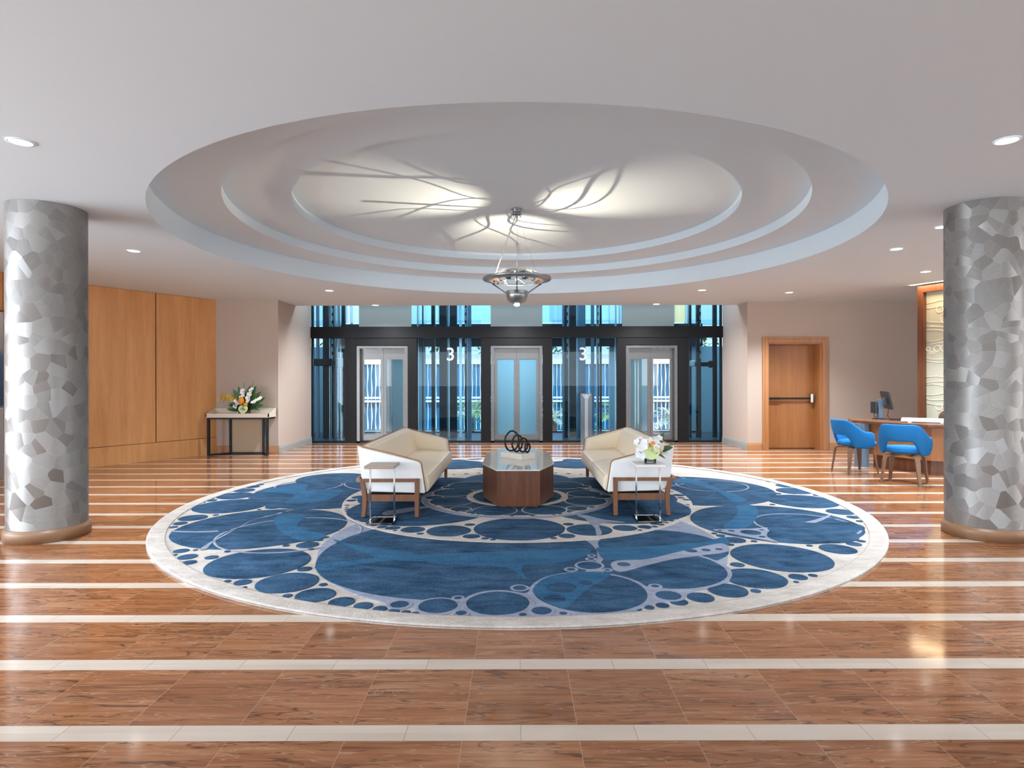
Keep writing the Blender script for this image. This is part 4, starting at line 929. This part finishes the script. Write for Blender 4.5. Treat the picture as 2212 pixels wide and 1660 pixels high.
MB().tube([(6.21, 10.07, .91), (6.19, 10.04, .85), (6.17, 10.03, .79), (6.20, 10.02, .76)], .006, 6).build('cable', M['blk'], t, True)
t = thing('mini_computer', 'small black computer box hung beside the monitor post', 'computer', (5.98, 10.06, .741))
MB().box(5.945, 5.985, 9.99, 10.13, .84, 1.03, 0, .008).build('case', M['blk'], t, True)
MB().tube([(5.965, 10.05, .84), (5.965, 10.05, .79), (5.99, 10.05, .756)], .006, 6).build('cable', M['blk'], t, True)
MB().box(5.985, 6.024, 10.045, 10.075, .92, .95).build('bracket', M['blk'], t, True)
t = thing('keyboard', 'black keyboard lying on the desk before the monitor', 'keyboard', (6.20, 9.76, .741), -.5)
MB().box(-.15, .15, -.06, .06, .002, .016, 0, .004).build('case', M['blk'], t)
MB().box(-.14, .14, -.05, .05, .016, .021).build('keys', M['blackm'], t)
t = thing('display_tray', 'white sloped tray lying on the desk near the right column', 'tray', (6.24, 9.22, .741), -.62)
MB().obox((0, 0, .036), Vector((.30, 0, 0)), Vector((0, .12, .018)), Vector((0, -.001, .008)), 0, .003).build('plate', M['paper'], t)
for q in (-.21, .2): MB().box(q, q+.05, -.13, -.09, 0, .02).build('foot', M['paper'], t)
t = thing('desk_chair', 'brown leather desk chair behind the desk by the framed panel', 'chair', (6.59, 9.43, 0), PI-.43-PI/2+.05)
mb = MB(); vs = []; nT, nV = 16, 8
for side in (1, -1):
    for i in range(nT+1):
        a = (-60+120*i/nT)*PI/180
        for j in range(nV+1):
            f = j/nV; z = .50+.42*f-.08*(abs(a)/1.05)**3*f; r = .19+.018*side*(1-.6*f**4)
            vs.append((r*1.05*math.sin(a)*(1-.12*f**3), -r*math.cos(a)*.75-.02*f+.04, z))
R = nV+1; N = (nT+1)*R; fs = []
for i in range(nT):
    for j in range(nV): q = (i*R+j, (i+1)*R+j, (i+1)*R+j+1, i*R+j+1); fs += [q, tuple(N+v for v in q[::-1])]
    fs += [(i*R, N+i*R, N+(i+1)*R, (i+1)*R), (i*R+nV, (i+1)*R+nV, N+(i+1)*R+nV, N+i*R+nV)]
for i in (0, nT): fs += [(i*R+j, i*R+j+1, N+i*R+j+1, N+i*R+j) for j in range(nV)]
mb.add(vs, fs, 0, True).build('backrest', M['brown_l'], t)
MB().lathe([(0, .44), (.17, .44), (.19, .46), (.185, .49), (.15, .505), (0, .505)], n=28).build('seat', M['brown_l'], t)
MB().lathe([(.025, .06), (.025, .44)], n=14).build('post', M['chrome'], t)
MB().tube([(0, -.10, .47), (0, -.16, .50), (0, -.135, .60)], .016).build('back_bracket', M['blk'], t)
for i in range(5):
    a = 2*PI*i/5; MB().tube([(0, 0, .07), (.19*math.cos(a), .19*math.sin(a), .03)], [.02, .014]).ball((.19*math.cos(a), .19*math.sin(a), .0225), .022, 0, (1, 1, 1), 1).build('base_arm', M['blk'], t)

# ------------------------------------------------------------------ framed carved panel, its slot light, mural on the left wall
ra = math.atan2(-.907, .42)
t = thing('wall_panel', 'pale sage panel carved with lines and rings in a tall walnut frame', 'panel', (6.62, 9.95, 0), ra)
fr = MB(); fr.box(0, .092, 0, .14, 0, 2.945).box(.092, 1.7, 0, .14, 2.83, 2.945).box(1.608, 1.7, 0, .14, 0, 2.83)
fr.build('frame', M['walnut'], t)
MB().box(.092, 1.608, .085, .12, 0, 2.83).build('field', M['sage'], t)
rl = MB(); rnd = random.Random(3)
for z, k_ in ((2.86, 0), (2.80, 1), (2.66, 0), (2.58, 0), (2.33, 0), (2.25, 0), (2.15, 1), (2.08, 2), (1.98, 0), (1.74, 0), (1.69, 0), (1.43, 0), (1.35, 0), (1.26, 1), (1.20, 2), (1.08, 0), (1.0, 0), (.6, 0), (.5, 1), (.3, 0)):
    if z > 2.8: continue
    pts = []
    for q in range(17):
        f = q/16; pts.append((.095+1.51*f, .083, z+(.018*math.sin(f*14+z*9) if k_ == 0 else (.06*math.sin(f*9+1) if k_ == 1 else -.06*math.sin(f*9+1.2)))))
    rl.tube(pts, .0075, 5)
for xx, z, r in ((.30, 2.53, .052), (.40, 2.38, .085), (.26, 1.90, .05), (.36, 1.90, .045), (.15, 1.84, .018), (.19, 1.84, .018), (.23, 1.84, .018), (.12, 1.90, .03), (.29, .95, .05), (.38, .82, .085), (.40, 2.75, .03), (.41, 1.68, .03), (.41, 1.24, .03), (.75, 2.2, .08), (.9, 1.5, .06), (1.2, 2.5, .09), (1.1, 1.1, .07)):
    rl.tube([(xx+r*math.cos(a), .083, z+r*math.sin(a)) for a in [2*PI*i/28 for i in range(28)]], .0075, 5, 0, True)
rl.build('carved_lines', M['sage_line'], t)
t = thing('slot_light', 'long lit slot in the ceiling before the framed panel', 'light', (6.62, 9.95, H_CEIL), ra)
MB().box(-.05, 1.8, -.16, -.06, -.006, -.002).build('lens', M['slot'], t)
MB().box(-.07, 1.82, -.178, -.161, -.008, -.001).box(-.07, 1.82, -.059, -.042, -.008, -.001).build('trim', M['ceil'], t)
lamp('slot_beam', 'AREA', (.85, -.11, -.02), 12, (1, .72, .42), parent=t, shape='RECTANGLE', size=1.8, size_y=.2)
m_ = along(1.97, 2.78, .02, 2.385, .006, .035, 10).build('wall_mural', M['mural'], None)
tag(m_, 'blue and grey misty mural on the maple wall behind the left column', 'mural')
along(1.955, 2.8, 2.387, 2.41, .002, .045, 10).build('frame', M['walnut'], m_)
along(1.975, 2.775, 1.005, 1.02, .036, .04, 10).build('frame_bar', M['putty'], m_)

# ------------------------------------------------------------------ pendant lamp
px, py_ = .0, 7.1
t = thing('pendant_lamp', 'steel ring and glass dome pendant hanging over the coffee table', 'lamp', (px, py_, 3.42))
G = lambda x, y, z: (x, y, z-3.42)
MB().lathe([(0, -.001), (.062, -.001), (.062, -.012), (.048, -.02), (.048, -.045), (.06, -.055), (.06, -.062), (0, -.062)], n=32).tube([(-.03, 0, -.06), (-.042, 0, -.10)], .006, 6).tube([(0, .01, -.06), (0, .012, -.085)], .006, 6).tube([(.03, 0, -.06), (.045, 0, -.10)], .006, 6).build('canopy', M['pewter'], t)
tag(MB().tube([G(-.015, 7.1-py_, 3.34), G(-.27, -.06, 2.60)], .0062, 8).build('cable', M['putty'], t), 'pale power cable')
for ex, ey in ((.27, .17), (0, -.30)): MB().tube([G(.01, 0, 3.34), G(ex, ey, 2.60)], .0012, 5).build('wire', M['chrome'], t)
zr = 2.565-3.42
MB().lathe([(.325, zr+.004), (.40, zr+.018), (.405, zr+.028), (.402, zr+.042), (.385, zr+.036), (.322, zr+.012), (.325, zr+.004)], n=80).build('ring', M['pewter'], t)
dome = MB(); prof = [(.318, zr+.012), (.315, zr+.03), (.29, zr+.068), (.24, zr+.102), (.17, zr+.128), (.09, zr+.143), (.001, zr+.148)]
dome.lathe(prof, n=56).build('glass_dome', M['glass'], t)
rb = MB()
for i in range(20):
    a0 = 2*PI*i/20+.25*math.sin(i*4.1); pts = []
    for q in range(13):
        f = q/12; r = .312*(1-f)**.9+.02; zz = zr+.012+.137*math.sqrt(max(0, 1-(r/.33)**2))
        a = a0+1.0*f+.28*math.sin(f*5+i*1.7); pts.append((r*math.cos(a), r*math.sin(a), zz))
    rb.tube(pts, .0055 if i % 2 else .0035, 5)
tag(rb.build('glass_ribs', M['rib'], t), 'pale ribs swirling over the glass dome')
zb_ = -3.42
MB().lathe([(.123, 2.452+zb_), (.127, 2.452+zb_), (.127, 2.395+zb_), (.124, 2.385+zb_), (.112, 2.345+zb_), (.085, 2.318+zb_), (.05, 2.306+zb_), (0, 2.304+zb_)], n=48).lathe([(.122, 2.452+zb_), (.11, 2.36+zb_), (.05, 2.322+zb_), (0, 2.32+zb_)], n=48).build('bowl', M['pewter'], t)
for a in (-PI/2, PI/6, 5*PI/6):
    c, s_ = math.cos(a), math.sin(a)
    MB().tube([(.125*c, .125*s_, 2.425+zb_), (.335*c, .335*s_, zr+.0)], .0075, 8).tube([(.335*c, .335*s_, zr-.012), (.335*c, .335*s_, zr+.075)], .006, 8).build('arm', M['dark_steel'], t)
MB().lathe([(.03, 2.304+zb_), (.034, 2.296+zb_), (.034, 2.284+zb_), (.026, 2.276+zb_), (.0005, 2.270+zb_)], n=24).build('finial', M['bulb2'], t)
for i, (tx, ty) in enumerate(((-1.15, 6.62), (.95, 6.72), (-.08, 8.0))):
    d = Vector((tx-px, ty-py_, 3.42-2.47)).normalized(); p = Vector((d.x*.05, d.y*.05, 2.462-3.42))
    MB().ball(p-Vector((0, 0, .008)), .012, 0, (1, 1, 1), 1).build('bulb', M['bulb'], t)
    o = lamp('pendant_beam', 'SPOT', p+Vector((0, 0, .008)), 105, (1, .82, .62), parent=t, spot_size=1.25, spot_blend=.9, shadow_soft_size=.003)
    o.rotation_euler = d.to_track_quat('-Z', 'Y').to_euler()
